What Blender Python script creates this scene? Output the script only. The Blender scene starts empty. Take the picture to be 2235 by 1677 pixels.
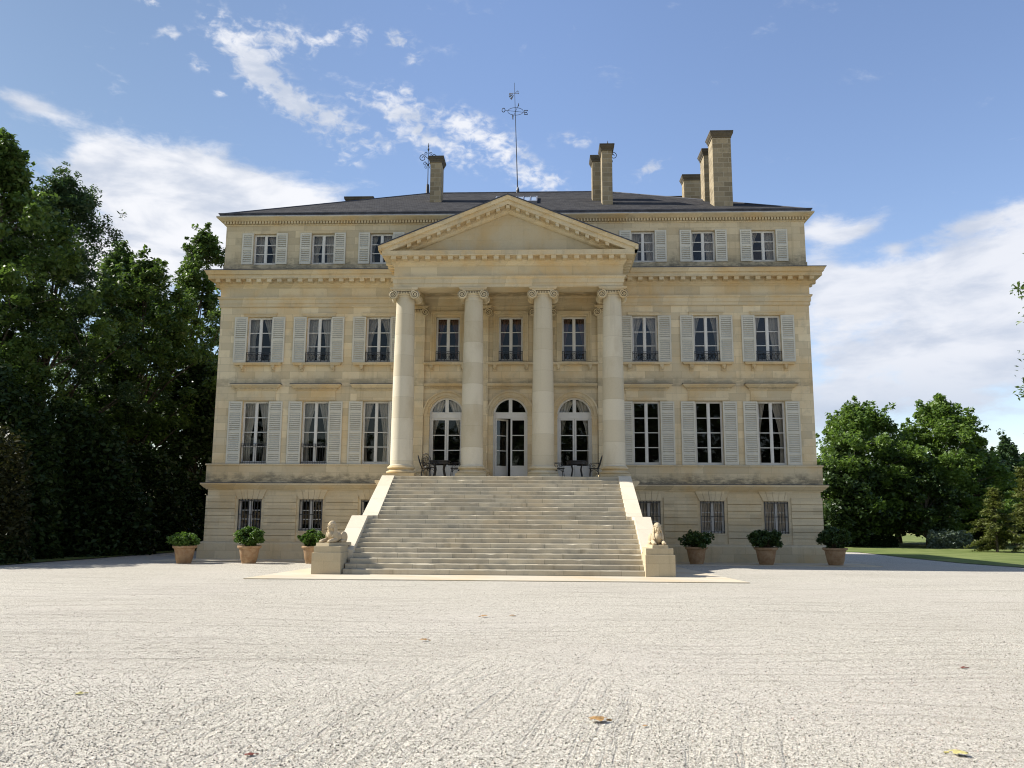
import bpy, math, random
import numpy as np
from mathutils import Vector, Matrix
R = math.radians
scene = bpy.context.scene
COL = scene.collection
random.seed(7)

# ---------------------------------------------------------------- camera, sun, sky
cam_d = bpy.data.cameras.new('camera')
cam_d.sensor_width = 36.0
cam_d.lens = 36.0 * 1810.0 / 2235.0
cam_d.clip_start = 0.1
cam_d.clip_end = 3000.0
cam = bpy.data.objects.new('camera', cam_d)
COL.objects.link(cam)
YAW, PITCH, ROLL = 0.0397, 0.1560, 0.0054
right = Vector((math.cos(YAW), math.sin(YAW), 0))
fwd = Vector((-math.sin(YAW) * math.cos(PITCH), math.cos(YAW) * math.cos(PITCH), math.sin(PITCH)))
up = right.cross(fwd)
ex = right * math.cos(ROLL) + up * math.sin(ROLL)
eu = up * math.cos(ROLL) - right * math.sin(ROLL)
mw = Matrix((ex, eu, -fwd)).transposed().to_4x4()
mw.translation = Vector((1.481, -35.665, 1.945))
cam.matrix_world = mw
scene.camera = cam

SUN_EL, SUN_BEHIND = R(41), R(7)
sdir = Vector((-math.cos(SUN_EL) * math.cos(SUN_BEHIND), math.cos(SUN_EL) * math.sin(SUN_BEHIND), math.sin(SUN_EL)))
sun_d = bpy.data.lights.new('sun', 'SUN')
sun_d.energy = 5.0
sun_d.angle = R(0.5)
sun_d.color = (1.0, 0.955, 0.88)
sun = bpy.data.objects.new('sun', sun_d)
sun.rotation_euler = sdir.to_track_quat('Z', 'Y').to_euler()
sun.location = (-40, 5, 40)
COL.objects.link(sun)

scene.view_settings.view_transform = 'Standard'
scene.view_settings.look = 'None'
scene.view_settings.gamma = 1.0
scene.view_settings.exposure = 0.70
scene.cycles.pixel_filter_type = 'BLACKMAN_HARRIS'
scene.cycles.filter_width = 1.1
SKY_K = 0.10


class NT:
    """small helper round a node tree"""
    def __init__(self, nt):
        self.nt = nt
        nt.nodes.clear()

    def n(self, typ, ins=None, **props):
        nd = self.nt.nodes.new(typ)
        for k, v in props.items():
            setattr(nd, k, v)
        if ins:
            for k, v in ins.items():
                s = nd.inputs[k]
                if isinstance(v, bpy.types.NodeSocket):
                    self.nt.links.new(v, s)
                else:
                    s.default_value = v
        return nd

    def m(self, op, a, b=None, c=None, clamp=False):
        nd = self.nt.nodes.new('ShaderNodeMath')
        nd.operation = op
        nd.use_clamp = clamp
        for i, v in enumerate((a, b, c)):
            if v is None:
                continue
            if isinstance(v, bpy.types.NodeSocket):
                self.nt.links.new(v, nd.inputs[i])
            else:
                nd.inputs[i].default_value = v
        return nd.outputs[0]

    def sstep(self, v, a, b, lo=0.0, hi=1.0):
        nd = self.n('ShaderNodeMapRange', {'Value': v, 'From Min': a, 'From Max': b, 'To Min': lo, 'To Max': hi},
                    interpolation_type='SMOOTHSTEP')
        return nd.outputs[0]

    def mix(self, f, a, b, blend='MIX'):
        nd = self.nt.nodes.new('ShaderNodeMix')
        nd.data_type = 'RGBA'
        nd.blend_type = blend
        for s, v in ((nd.inputs[0], f), (nd.inputs[6], a), (nd.inputs[7], b)):
            if isinstance(v, bpy.types.NodeSocket):
                self.nt.links.new(v, s)
            else:
                s.default_value = v if not isinstance(v, tuple) else (*v, 1.0) if len(v) == 3 else v
        return nd.outputs[2]

    def noise(self, vec, scale, detail=4.0, rough=0.55, dist=0.0):
        return self.n('ShaderNodeTexNoise', {'Vector': vec, 'Scale': scale, 'Detail': detail, 'Roughness': rough,
                                             'Distortion': dist}).outputs['Fac']

    def xyz(self, x, y, z):
        return self.n('ShaderNodeCombineXYZ', {'X': x, 'Y': y, 'Z': z}).outputs[0]

    def vmul(self, v, t):
        return self.n('ShaderNodeVectorMath', {0: v, 1: t}, operation='MULTIPLY').outputs[0]


def build_world():
    w = bpy.data.worlds.new('World')
    scene.world = w
    w.use_nodes = True
    t = NT(w.node_tree)
    sky = t.n('ShaderNodeTexSky', sky_type='NISHITA', sun_disc=False, sun_elevation=SUN_EL,
              sun_rotation=math.atan2(sdir.x, sdir.y), altitude=50.0, air_density=1.15, dust_density=0.25, ozone_density=2.2)
    d = t.n('ShaderNodeTexCoord').outputs['Generated']
    sp = t.n('ShaderNodeSeparateXYZ', {0: d})
    az = t.m('MULTIPLY', t.m('ARCTAN2', sp.outputs[0], sp.outputs[1]), 180 / math.pi)
    el = t.m('MULTIPLY', t.m('ARCSINE', sp.outputs[2]), 180 / math.pi)

    # hazier, greyer air towards the sun on the left, clear blue on the right
    side = t.sstep(az, -38.0, 4.0)
    tint = t.mix(1.0, sky.outputs[0], t.mix(side, (.84, .78, .74), (1.16, 1.09, 1.15)), 'MULTIPLY')
    bg = t.n('ShaderNodeBackground', {'Color': tint, 'Strength': SKY_K})

    def blobs(lst):
        tot = None
        for (a, e, ra, re, rot, k) in lst:
            c, s = math.cos(R(rot)), math.sin(R(rot))
            da, de = t.m('SUBTRACT', az, a), t.m('SUBTRACT', el, e)
            u = t.m('MULTIPLY_ADD', da, c / ra, t.m('MULTIPLY', de, s / ra))
            v = t.m('MULTIPLY_ADD', da, -s / re, t.m('MULTIPLY', de, c / re))
            q = t.m('MULTIPLY_ADD', u, u, t.m('MULTIPLY', v, v))
            g = t.m('MULTIPLY', t.m('EXPONENT', t.m('MULTIPLY', q, -1.0)), k)
            tot = g if tot is None else t.m('ADD', tot, g)
        return tot

    # big soft cumulus / low banks (azimuth, elevation, radii, tilt, weight)
    soft = blobs([(-30.2, 20.9, 2.2, 1.5, 0, 1.0), (-28.0, 20.6, 3.4, 2.3, 0, 1.0), (-24.3, 20.8, 4.2, 2.5, 4, 1.15), (-19.5, 19.8, 4.4, 2.5, -6, 1.15), (-15.0, 19.9, 3.0, 1.5, -6, 1.0),
                  (-26.5, 16.0, 7.0, 2.9, 0, 1.0), (-34.2, 23.75, 2.2, .42, -8, .72), (-38, 12, 12, 5, 0, .5),
                  (18.9, 18.3, 1.5, .9, 0, .85), (21.2, 18.0, 1.9, .5, 16, .8), (18.6, 16.0, 1.5, 1.2, 0, .75), (23.4, 16.7, .9, .5, 0, .6),
                  (28.5, 17.6, 3.2, .55, 8, .62), (20.0, 14.0, 3.6, 1.7, 4, 1.15), (25.0, 14.2, 4.6, 2.0, 4, 1.25), (31, 15.0, 5.0, 2.6, 4, 1.2),
                  (25.0, 10.6, 7.5, 1.7, 4, 1.05), (30.0, 9.2, 6.5, 2.0, 4, .95), (20, 7.5, 7, 1.6, 0, .8), (60, 12, 22, 7, 0, .7), (-75, 20, 25, 9, 0, .8),
                  (10, 5, 25, 3.0, 0, .5), (150, 22, 40, 12, 0, .9), (-140, 30, 40, 10, 0, .9)])
    vs = t.xyz(t.m('MULTIPLY', az, .085), t.m('MULTIPLY', el, .19), 0.0)
    n1 = t.noise(vs, 2.1, 10.0, .6, .35)
    ds = t.m('MULTIPLY_ADD', t.m('SUBTRACT', n1, .5), 2.1, soft)
    ds = t.m('MULTIPLY_ADD', t.m('SUBTRACT', t.noise(vs, 9.0, 6.0, .65, .6), .5), .55, ds)
    a1 = t.sstep(ds, .22, 1.02)
    # altocumulus puffs running down to the right
    puff = blobs([(-22.0, 29.4, 2.6, 1.2, -36, .9), (-19.6, 30.2, 2.4, 1.2, 10, .6), (-20.2, 28.0, 1.6, .8, -30, .95), (-18.6, 26.9, 2.2, .9, -24, .9),
                  (-15.8, 25.9, 2.4, 1.0, -16, .95), (-13.8, 27.4, 1.4, .6, 0, .4), (-14.4, 23.9, 1.2, .8, -30, .7), (-10.9, 27.3, 1.7, 1.1, -10, .95), (-9.0, 25.5, 2.2, 1.0, -26, .95),
                  (-12.3, 24.8, 1.3, .7, 0, .7), (-5.8, 26.2, 1.9, 1.0, -24, 1.0), (-3.2, 24.9, 1.6, 1.1, -36, .9), (-1.2, 23.2, 1.7, 1.0, -36, .8), (-6.2, 24.2, 2.0, .7, -30, .55), (0.6, 22.6, 1.2, .8, 0, .6),
                  (2.2, 25.3, 1.8, .5, 0, .6), (-15.9, 30.7, 1.5, .5, 32, .75), (-13.6, 31.2, .6, .9, -30, .6), (-11.0, 31.2, 1.2, .5, 0, .7), (-9.7, 30.4, 1.0, 1.0, -40, .4),
                  (-26.3, 29.4, 1.0, .5, 14, .7), (-24.5, 28.1, .8, .45, -20, .65), (-27.7, 30.9, .9, .3, 0, .6), (-23.0, 26.6, .5, .25, 0, .5), (7.6, 23.2, 1.4, .6, 20, .5)])
    vp = t.xyz(t.m('MULTIPLY', az, .72), t.m('MULTIPLY', el, 1.2), 3.0)
    n2 = t.noise(vp, 1.5, 6.0, .55, .35)
    n3 = t.noise(vp, .45, 3.0, .5, .2)
    dp = t.m('ADD', t.m('MULTIPLY_ADD', t.m('SUBTRACT', n2, .5), 3.6, puff), t.m('MULTIPLY', t.m('SUBTRACT', n3, .5), .8))
    a2 = t.m('MULTIPLY', t.m('MULTIPLY', t.sstep(dp, .10, 1.55), .9), t.sstep(puff, .03, .42))
    al = t.m('MAXIMUM', t.m('MULTIPLY', a1, .97), a2)
    n4 = t.noise(t.xyz(t.m('MULTIPLY', az, .11), t.m('MULTIPLY', el, .3), 9.0), 1.3, 6.0, .55, .3)
    shade = t.sstep(n4, .34, .60)
    ccol = t.mix(shade, (.60, .66, .78), (.95, .96, 1.0))
    warm = t.sstep(az, -5.0, 20.0)
    ccol = t.mix(t.m('MULTIPLY', warm, .28), ccol, (.62, .68, .82))
    ccol = t.mix(t.sstep(el, 11.0, 4.0), ccol, (.56, .64, .78))
    cbg = t.n('ShaderNodeBackground', {'Color': ccol, 'Strength': CLOUD_K})
    mx = t.n('ShaderNodeMixShader', {0: al, 1: bg.outputs[0], 2: cbg.outputs[0]})
    t.n('ShaderNodeOutputWorld', {0: mx.outputs[0]})


CLOUD_K = 0.62
build_world()


# ---------------------------------------------------------------- helpers
def tag(o, label=None, cat=None, group=None, kind=None):
    if label: o['label'] = label
    if cat: o['category'] = cat
    if group: o['group'] = group
    if kind: o['kind'] = kind
    return o


def empty(name, loc=(0, 0, 0), rz=0.0):
    o = bpy.data.objects.new(name, None)
    o.location = loc
    o.rotation_euler = (0, 0, rz)
    o.empty_display_size = .3
    COL.objects.link(o)
    return o


def link_mesh(name, me, parent=None, loc=None, rz=0.0):
    o = bpy.data.objects.new(name, me)
    COL.objects.link(o)
    if parent is not None:
        o.parent = parent
    if loc is not None:
        o.location = loc
    if rz:
        o.rotation_euler = (0, 0, rz)
    return o


def kids(o):
    return [c for c in COL.objects if c.parent == o]


def copy_tree(o, parent=None, children=None):
    c = o.copy()
    COL.objects.link(c)
    c.parent = parent
    for ch in (children or {}).get(o.name, kids(o)):
        copy_tree(ch, c, children)
    return c


class MB:
    def __init__(self):
        self.v, self.f = [], []

    def add(self, vs, fs):
        b = len(self.v)
        self.v += [tuple(p) for p in vs]
        self.f += [tuple(b + i for i in f) for f in fs]

    def quad(self, a, b, c, d):
        self.add((a, b, c, d), ((0, 1, 2, 3),))

    def box(self, x0, x1, y0, y1, z0, z1):
        self.add([(x0, y0, z0), (x1, y0, z0), (x1, y1, z0), (x0, y1, z0), (x0, y0, z1), (x1, y0, z1), (x1, y1, z1), (x0, y1, z1)],
                 [(0, 3, 2, 1), (4, 5, 6, 7), (0, 1, 5, 4), (1, 2, 6, 5), (2, 3, 7, 6), (3, 0, 4, 7)])

    def hexa(self, p):
        self.add(p, [(0, 3, 2, 1), (4, 5, 6, 7), (0, 1, 5, 4), (1, 2, 6, 5), (2, 3, 7, 6), (3, 0, 4, 7)])

    def lathe(self, prof, cx=0, cy=0, n=24, caps=True, cz=0):
        b = len(self.v)
        for r, z in prof:
            for i in range(n):
                a = 2 * math.pi * i / n
                self.v.append((cx + r * math.cos(a), cy + r * math.sin(a), cz + z))
        for k in range(len(prof) - 1):
            for i in range(n):
                j = (i + 1) % n
                self.f.append((b + k * n + i, b + k * n + j, b + (k + 1) * n + j, b + (k + 1) * n + i))
        if caps:
            self.f.append(tuple(b + i for i in reversed(range(n))))
            self.f.append(tuple(b + (len(prof) - 1) * n + i for i in range(n)))

    def tube(self, pts, r, n=6, closed=False):
        pts = [Vector(p) for p in pts]
        m = len(pts)
        rs = r if isinstance(r, (list, tuple)) else [r] * m
        b = len(self.v)
        prev = None
        for k, p in enumerate(pts):
            if closed:
                t = pts[(k + 1) % m] - pts[k - 1]
            else:
                t = pts[min(k + 1, m - 1)] - pts[max(k - 1, 0)]
            t.normalize()
            if prev is None:
                a = Vector((0, 0, 1)) if abs(t.z) < .9 else Vector((1, 0, 0))
                u = t.cross(a).normalized()
            else:
                u = (prev - t * prev.dot(t))
                u = u.normalized() if u.length > 1e-6 else t.orthogonal().normalized()
            prev = u
            w = t.cross(u)
            for i in range(n):
                a = 2 * math.pi * i / n
                self.v.append(tuple(p + (u * math.cos(a) + w * math.sin(a)) * rs[k]))
        for k in range(m if closed else m - 1):
            k2 = (k + 1) % m
            for i in range(n):
                j = (i + 1) % n
                self.f.append((b + k * n + i, b + k * n + j, b + k2 * n + j, b + k2 * n + i))
        if not closed:
            self.f.append(tuple(b + i for i in reversed(range(n))))
            self.f.append(tuple(b + (m - 1) * n + i for i in range(n)))

    def ellipsoid(self, c, r, n=14, m=9, rot=None):
        b = len(self.v)
        c = Vector(c)
        rot = rot or Matrix.Identity(3)
        for k in range(m + 1):
            th = math.pi * k / m
            for i in range(n):
                a = 2 * math.pi * i / n
                p = Vector((r[0] * math.sin(th) * math.cos(a), r[1] * math.sin(th) * math.sin(a), r[2] * math.cos(th)))
                self.v.append(tuple(c + rot @ p))
        for k in range(m):
            for i in range(n):
                j = (i + 1) % n
                self.f.append((b + k * n + i, b + (k + 1) * n + i, b + (k + 1) * n + j, b + k * n + j))

    def sweep(self, prof, path, caps=True):
        """prof: closed list of (out, z); path: plan points, 'out' is to the right of travel; mitred corners"""
        b = len(self.v)
        P = [Vector((p[0], p[1])) for p in path]
        m, n = len(P), len(prof)
        for k in range(m):
            d0 = (P[k] - P[k - 1]).normalized() if k > 0 else None
            d1 = (P[k + 1] - P[k]).normalized() if k < m - 1 else None
            if d0 is None: d0 = d1
            if d1 is None: d1 = d0
            n0, n1 = Vector((d0.y, -d0.x)), Vector((d1.y, -d1.x))
            mt = n0 + n1
            mt = mt / max(mt.dot(n0), 1e-6)
            for (o, z) in prof:
                q = P[k] + mt * o
                self.v.append((q.x, q.y, z))
        for k in range(m - 1):
            for i in range(n):
                j = (i + 1) % n
                self.f.append((b + k * n + i, b + (k + 1) * n + i, b + (k + 1) * n + j, b + k * n + j))
        if caps:
            self.f.append(tuple(b + i for i in range(n)))
            self.f.append(tuple(b + (m - 1) * n + i for i in reversed(range(n))))

    def mesh(self, name, mat, smooth=False):
        me = bpy.data.meshes.new(name)
        me.from_pydata(self.v, [], self.f)
        me.validate()
        me.update()
        if mat: me.materials.append(mat)
        if smooth:
            me.polygons.foreach_set('use_smooth', [True] * len(me.polygons))
            try:
                me.set_sharp_from_angle(angle=R(38))
            except Exception:
                pass
        return me

    def build(self, name, mat, parent=None, smooth=False, loc=None, rz=0.0):
        return link_mesh(name, self.mesh(name, mat, smooth), parent, loc, rz)


# ---------------------------------------------------------------- materials
def new_mat(name):
    m = bpy.data.materials.new(name)
    m.use_nodes = True
    return m, NT(m.node_tree)


def finish(t, col, rough=.9, bump=None, bstr=.3, bdist=.01, spec=.3, metal=0.0):
    ins = {'Base Color': col, 'Roughness': rough, 'Specular IOR Level': spec, 'Metallic': metal}
    if bump is not None:
        ins['Normal'] = t.n('ShaderNodeBump', {'Height': bump, 'Strength': bstr, 'Distance': bdist}).outputs[0]
    p = t.n('ShaderNodeBsdfPrincipled', ins)
    t.n('ShaderNodeOutputMaterial', {0: p.outputs[0]})
    return p


def sc(c, k):
    return tuple(min(1, a * k) for a in c)


def stone(name, base, bw=.78, bh=.325, var=.16, grime=.35, joint=.62, stain=None, mort=.005, ochre=.5, mcol=None, zoff=0.0):
    """ashlar limestone: block to block tint, faint joints, blotches, dark runs"""
    m, t = new_mat(name)
    pos = t.n('ShaderNodeNewGeometry').outputs['Position']
    s = t.n('ShaderNodeSeparateXYZ', {0: pos})
    h = t.m('ADD', s.outputs[0], s.outputs[1])
    uv = t.xyz(h, t.m('SUBTRACT', s.outputs[2], zoff), 0.0)
    wob = t.n('ShaderNodeVectorMath', {0: uv, 1: t.vmul(t.n('ShaderNodeTexNoise', {'Vector': pos, 'Scale': 3.0}).outputs['Color'], (.012, .012, 0))}, operation='ADD').outputs[0]
    br = t.n('ShaderNodeTexBrick', {'Vector': wob, 'Color1': (0, 0, 0, 1), 'Color2': (1, 1, 1, 1), 'Mortar': (.5, .5, .5, 1), 'Scale': 1.0,
                                    'Mortar Size': mort, 'Mortar Smooth': .3, 'Bias': 0.0, 'Brick Width': bw, 'Row Height': bh}, offset=.5, squash=1.0)
    rnd = t.n('ShaderNodeSeparateColor', {0: br.outputs['Color']}).outputs[0]
    col = t.mix(rnd, sc(base, 1 - var), sc(base, 1 + var * .8))
    big = t.noise(pos, .45, 5.0, .6, .3)
    col = t.mix(t.m('MULTIPLY', t.sstep(big, .42, .68), ochre), col, (base[0] * .97, base[1] * .80, base[2] * .56))
    med = t.noise(pos, 2.1, 6.0, .65, .2)
    col = t.mix(t.m('MULTIPLY', t.sstep(med, .5, .78), grime), col, sc((base[0] * .62, base[1] * .64, base[2] * .68), 1.0))
    run = t.noise(t.vmul(pos, (2.6, 2.6, .18)), 1.0, 5.0, .6, .0)
    col = t.mix(t.m('MULTIPLY', t.sstep(run, .55, .76), grime * .8), col, sc((base[0] * .55, base[1] * .53, base[2] * .5), 1.0))
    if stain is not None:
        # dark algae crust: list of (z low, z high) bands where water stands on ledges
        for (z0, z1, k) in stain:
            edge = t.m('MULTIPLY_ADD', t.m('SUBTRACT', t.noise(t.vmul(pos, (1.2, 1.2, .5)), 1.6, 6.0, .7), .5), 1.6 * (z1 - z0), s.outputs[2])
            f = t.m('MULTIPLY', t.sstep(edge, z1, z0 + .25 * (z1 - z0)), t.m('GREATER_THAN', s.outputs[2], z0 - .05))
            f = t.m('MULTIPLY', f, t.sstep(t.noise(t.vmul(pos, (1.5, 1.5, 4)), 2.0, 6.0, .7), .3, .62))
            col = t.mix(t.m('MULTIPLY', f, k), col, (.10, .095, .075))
    fine = t.noise(pos, 38.0, 3.0, .6)
    col = t.mix(1.0, col, t.mix(fine, (.86, .86, .86), (1.12, 1.12, 1.12)), 'MULTIPLY')
    col = t.mix(t.m('MULTIPLY', br.outputs['Fac'], 1 - joint), col, mcol or sc(base, .35))
    hgt = t.m('SUBTRACT', t.m('ADD', t.m('MULTIPLY', fine, .4), t.m('MULTIPLY', med, .6)), t.m('MULTIPLY', br.outputs['Fac'], .7))
    finish(t, col, .92, hgt, .35, .012, .15)
    return m


LIME = (.60, .512, .35)
M = {}
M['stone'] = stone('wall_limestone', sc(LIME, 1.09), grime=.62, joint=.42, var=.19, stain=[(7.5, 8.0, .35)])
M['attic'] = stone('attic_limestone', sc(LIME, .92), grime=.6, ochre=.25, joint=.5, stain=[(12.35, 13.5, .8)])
M['tymp'] = stone('tympanum_limestone', sc(LIME, .88), bw=1.5, bh=.62, var=.045, grime=.35, joint=.8, ochre=.8)
M['trim'] = stone('trim_limestone', sc(LIME, 1.0), bw=1.1, bh=.41, var=.13, grime=.5, joint=.6, ochre=.75)
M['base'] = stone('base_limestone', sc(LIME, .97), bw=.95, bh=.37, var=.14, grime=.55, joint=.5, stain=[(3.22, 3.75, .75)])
M['rust'] = stone('rusticated_limestone', sc(LIME, 1.0), bw=1.05, bh=.285, var=.14, grime=.42, joint=.75)
M['step'] = stone('step_limestone', (.53, .472, .358), bw=1.7, bh=.14591, var=.17, grime=.95, joint=.22, ochre=.25, mort=.007, zoff=.0241)
M['coping'] = stone('coping_limestone', (.66, .59, .46), bw=.9, bh=.5, var=.08, grime=.2, joint=.75, ochre=.12)
M['ped'] = stone('pedestal_limestone', (.49, .42, .29), bw=.62, bh=.55, var=.08, grime=.45, joint=.7, ochre=.3)
M['chim'] = stone('chimney_stone', (.315, .26, .17), bw=.50, bh=.235, var=.27, grime=.8, joint=.25, mort=.013, ochre=.3, mcol=(.42, .37, .28))
M['apron'] = stone('apron_limestone', (.55, .49, .38), bw=1.3, bh=50, var=.06, grime=.3, joint=.7, ochre=.5)
M['sphinx'] = stone('statue_limestone', (.50, .41, .275), bw=9, bh=9, var=.0, grime=.5, joint=1, ochre=.25)


def column_mat():
    m, t = new_mat('column_limestone')
    pos = t.n('ShaderNodeNewGeometry').outputs['Position']
    s = t.n('ShaderNodeSeparateXYZ', {0: pos})
    cx = t.m('FLOOR', t.m('MULTIPLY_ADD', s.outputs[0], .3546, 0.0))
    zz = t.m('ADD', t.m('MULTIPLY', s.outputs[2], 1.18), t.m('MULTIPLY', cx, .37))
    drum = t.m('FLOOR', zz)
    fr = t.m('FRACT', zz)
    w = t.n('ShaderNodeTexWhiteNoise', {'Vector': t.xyz(cx, drum, 1.0)}, noise_dimensions='3D').outputs['Value']
    base = (.63, .55, .395)
    col = t.mix(w, sc(base, .84), (.66, .60, .47))
    big = t.noise(t.vmul(pos, (1, 1, .5)), 1.1, 6.0, .62, .2)
    col = t.mix(t.m('MULTIPLY', t.sstep(big, .45, .72), .4), col, (.40, .32, .20))
    run = t.noise(t.vmul(pos, (5, 5, .25)), 1.0, 5.0, .6)
    col = t.mix(t.m('MULTIPLY', t.sstep(run, .55, .75), .22), col, (.30, .27, .22))
    fine = t.noise(pos, 34.0, 3.0, .6)
    col = t.mix(1.0, col, t.mix(fine, (.9, .9, .9), (1.08, 1.08, 1.08)), 'MULTIPLY')
    jt = t.m('LESS_THAN', fr, .012)
    col = t.mix(t.m('MULTIPLY', jt, .35), col, (.2, .16, .1))
    finish(t, col, .9, t.m('SUBTRACT', fine, jt), .25, .01, .15)
    return m


M['column'] = column_mat()
M['recess'] = stone('dark_recess_stone', (.20, .165, .11), bw=9, bh=9, var=0, grime=.6, joint=1, ochre=.2)  # darker stone on the sunk faces of the capitals


def simple(name, col, rough=.6, var=.12, scale=4.0, spec=.4, metal=0.0, bump=.0):
    m, t = new_mat(name)
    pos = t.n('ShaderNodeNewGeometry').outputs['Position']
    n = t.noise(pos, scale, 5.0, .6)
    c = t.mix(t.sstep(n, .3, .7), sc(col, 1 - var), sc(col, 1 + var))
    finish(t, c, rough, n if bump else None, bump, .01, spec, metal)
    return m


M['shutter'] = simple('shutter_paint', (.57, .548, .465), .55, .05, 3.0)
M['white'] = simple('joinery_paint', (.64, .63, .595), .5, .05, 3.0)
M['grey_door'] = simple('door_panel_paint', (.42, .42, .43), .5, .05, 3.0)
M['iron'] = simple('wrought_iron', (.022, .022, .026), .45, .2, 8.0)
M['lead'] = simple('lead_sheet', (.17, .175, .20), .55, .3, 3.0, .5)
M['dark_lead'] = simple('dark_lead_sheet', (.06, .062, .075), .6, .3, 3.0, .4)
M['pale_lead'] = simple('pale_lead_edge', (.42, .43, .45), .5, .2, 3.0)
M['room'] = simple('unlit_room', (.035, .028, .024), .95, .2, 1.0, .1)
M['bark'] = simple('bark', (.085, .07, .052), .95, .4, 5.0, .1, bump=.6)
M['soil'] = simple('soil', (.05, .038, .028), .98, .3, 12.0, .1)
M['dry_leaf'] = simple('dry_leaf', (.34, .20, .075), .7, .35, 40.0, .3)
M['red_leaf'] = simple('red_leaf', (.16, .045, .03), .7, .3, 40.0, .3)
M['pale_leaf'] = simple('pale_leaf', (.45, .40, .16), .7, .3, 40.0, .3)


def slate_mat():
    m, t = new_mat('slate')
    pos = t.n('ShaderNodeNewGeometry').outputs['Position']
    s = t.n('ShaderNodeSeparateXYZ', {0: pos})
    uv = t.xyz(t.m('ADD', s.outputs[0], t.m('MULTIPLY', s.outputs[1], .21)), t.m('MULTIPLY', s.outputs[2], 2.2), 0.0)
    br = t.n('ShaderNodeTexBrick', {'Vector': uv, 'Color1': (0, 0, 0, 1), 'Color2': (1, 1, 1, 1), 'Mortar': (0, 0, 0, 1), 'Scale': 1.0, 'Mortar Size': .012,
                                    'Mortar Smooth': .2, 'Bias': 0.0, 'Brick Width': .24, 'Row Height': .16})
    rnd = t.n('ShaderNodeSeparateColor', {0: br.outputs['Color']}).outputs[0]
    col = t.mix(rnd, (.032, .031, .032), (.064, .062, .062))
    n = t.noise(t.vmul(pos, (.22, .22, 3.6)), 1.6, 6.0, .7)
    col = t.mix(t.m('MULTIPLY', t.sstep(n, .45, .75), .6), col, (.10, .097, .09))
    col = t.mix(t.m('MULTIPLY', br.outputs['Fac'], .6), col, (.02, .02, .025))
    finish(t, col, .92, t.m('SUBTRACT', rnd, t.m('MULTIPLY', br.outputs['Fac'], 1.5)), .5, .012, .08)
    return m


M['slate'] = slate_mat()


def glass_mat(name, tint=.9, refl=1.0):
    m, t = new_mat(name)
    fr = t.n('ShaderNodeFresnel', {'IOR': 1.5})
    pos = t.n('ShaderNodeNewGeometry').outputs['Position']
    nb = t.n('ShaderNodeBump', {'Height': t.noise(pos, 1.7, 2.0, .5), 'Strength': .04, 'Distance': .02})
    tr = t.n('ShaderNodeBsdfTransparent', {'Color': (tint, tint, tint, 1)})
    gl = t.n('ShaderNodeBsdfGlossy', {'Color': (refl, refl, refl, 1), 'Roughness': .02, 'Normal': nb.outputs[0]})
    mx = t.n('ShaderNodeMixShader', {0: fr.outputs[0], 1: tr.outputs[0], 2: gl.outputs[0]})
    t.n('ShaderNodeOutputMaterial', {0: mx.outputs[0]})
    return m


M['glass'] = glass_mat('window_glass')


def curtain_mat(name, c):
    m, t = new_mat(name)
    pos = t.n('ShaderNodeNewGeometry').outputs['Position']
    n = t.noise(t.vmul(pos, (9, 9, .6)), 1.0, 3.0, .5)
    col = t.mix(n, sc(c, .75), sc(c, 1.15))
    d = t.n('ShaderNodeBsdfDiffuse', {'Color': col})
    tl = t.n('ShaderNodeBsdfTranslucent', {'Color': col})
    mx = t.n('ShaderNodeMixShader', {0: .2, 1: d.outputs[0], 2: tl.outputs[0]})
    t.n('ShaderNodeOutputMaterial', {0: mx.outputs[0]})
    return m


M['curtain'] = curtain_mat('curtain_cloth', (.66, .62, .54))
M['curtain_red'] = curtain_mat('brown_curtain_cloth', (.26, .14, .09))


def terracotta():
    m, t = new_mat('terracotta')
    pos = t.n('ShaderNodeNewGeometry').outputs['Position']
    n = t.noise(pos, 5.0, 6.0, .65)
    c = t.mix(t.sstep(n, .3, .7), (.29, .175, .095), (.40, .275, .165))
    w = t.noise(pos, 14.0, 5.0, .7)
    c = t.mix(t.m('MULTIPLY', t.sstep(w, .55, .75), .5), c, (.50, .42, .33))
    finish(t, c, .85, w, .3, .01, .2)
    return m


M['terracotta'] = terracotta()


def leaf_mat(name, dark, light, trans=.35, yellow=None, spec=.4):
    m, t = new_mat(name)
    g = t.n('ShaderNodeNewGeometry')
    r = g.outputs['Random Per Island']
    n = t.noise(g.outputs['Position'], .35, 3.0, .5)
    f = t.m('ADD', t.m('MULTIPLY', r, .6), t.m('MULTIPLY', t.sstep(n, .3, .7), .4))
    col = t.mix(f, dark, light)
    if yellow:
        col = t.mix(t.m('GREATER_THAN', r, .93), col, yellow)
    d = t.n('ShaderNodeBsdfPrincipled', {'Base Color': col, 'Roughness': .45, 'Specular IOR Level': spec})
    tl = t.n('ShaderNodeBsdfTranslucent', {'Color': t.mix(.5, col, t.mix(1.0, col, (1.5, 1.6, .6), 'MULTIPLY'))})
    mx = t.n('ShaderNodeMixShader', {0: trans, 1: d.outputs[0], 2: tl.outputs[0]})
    t.n('ShaderNodeOutputMaterial', {0: mx.outputs[0]})
    return m


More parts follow.
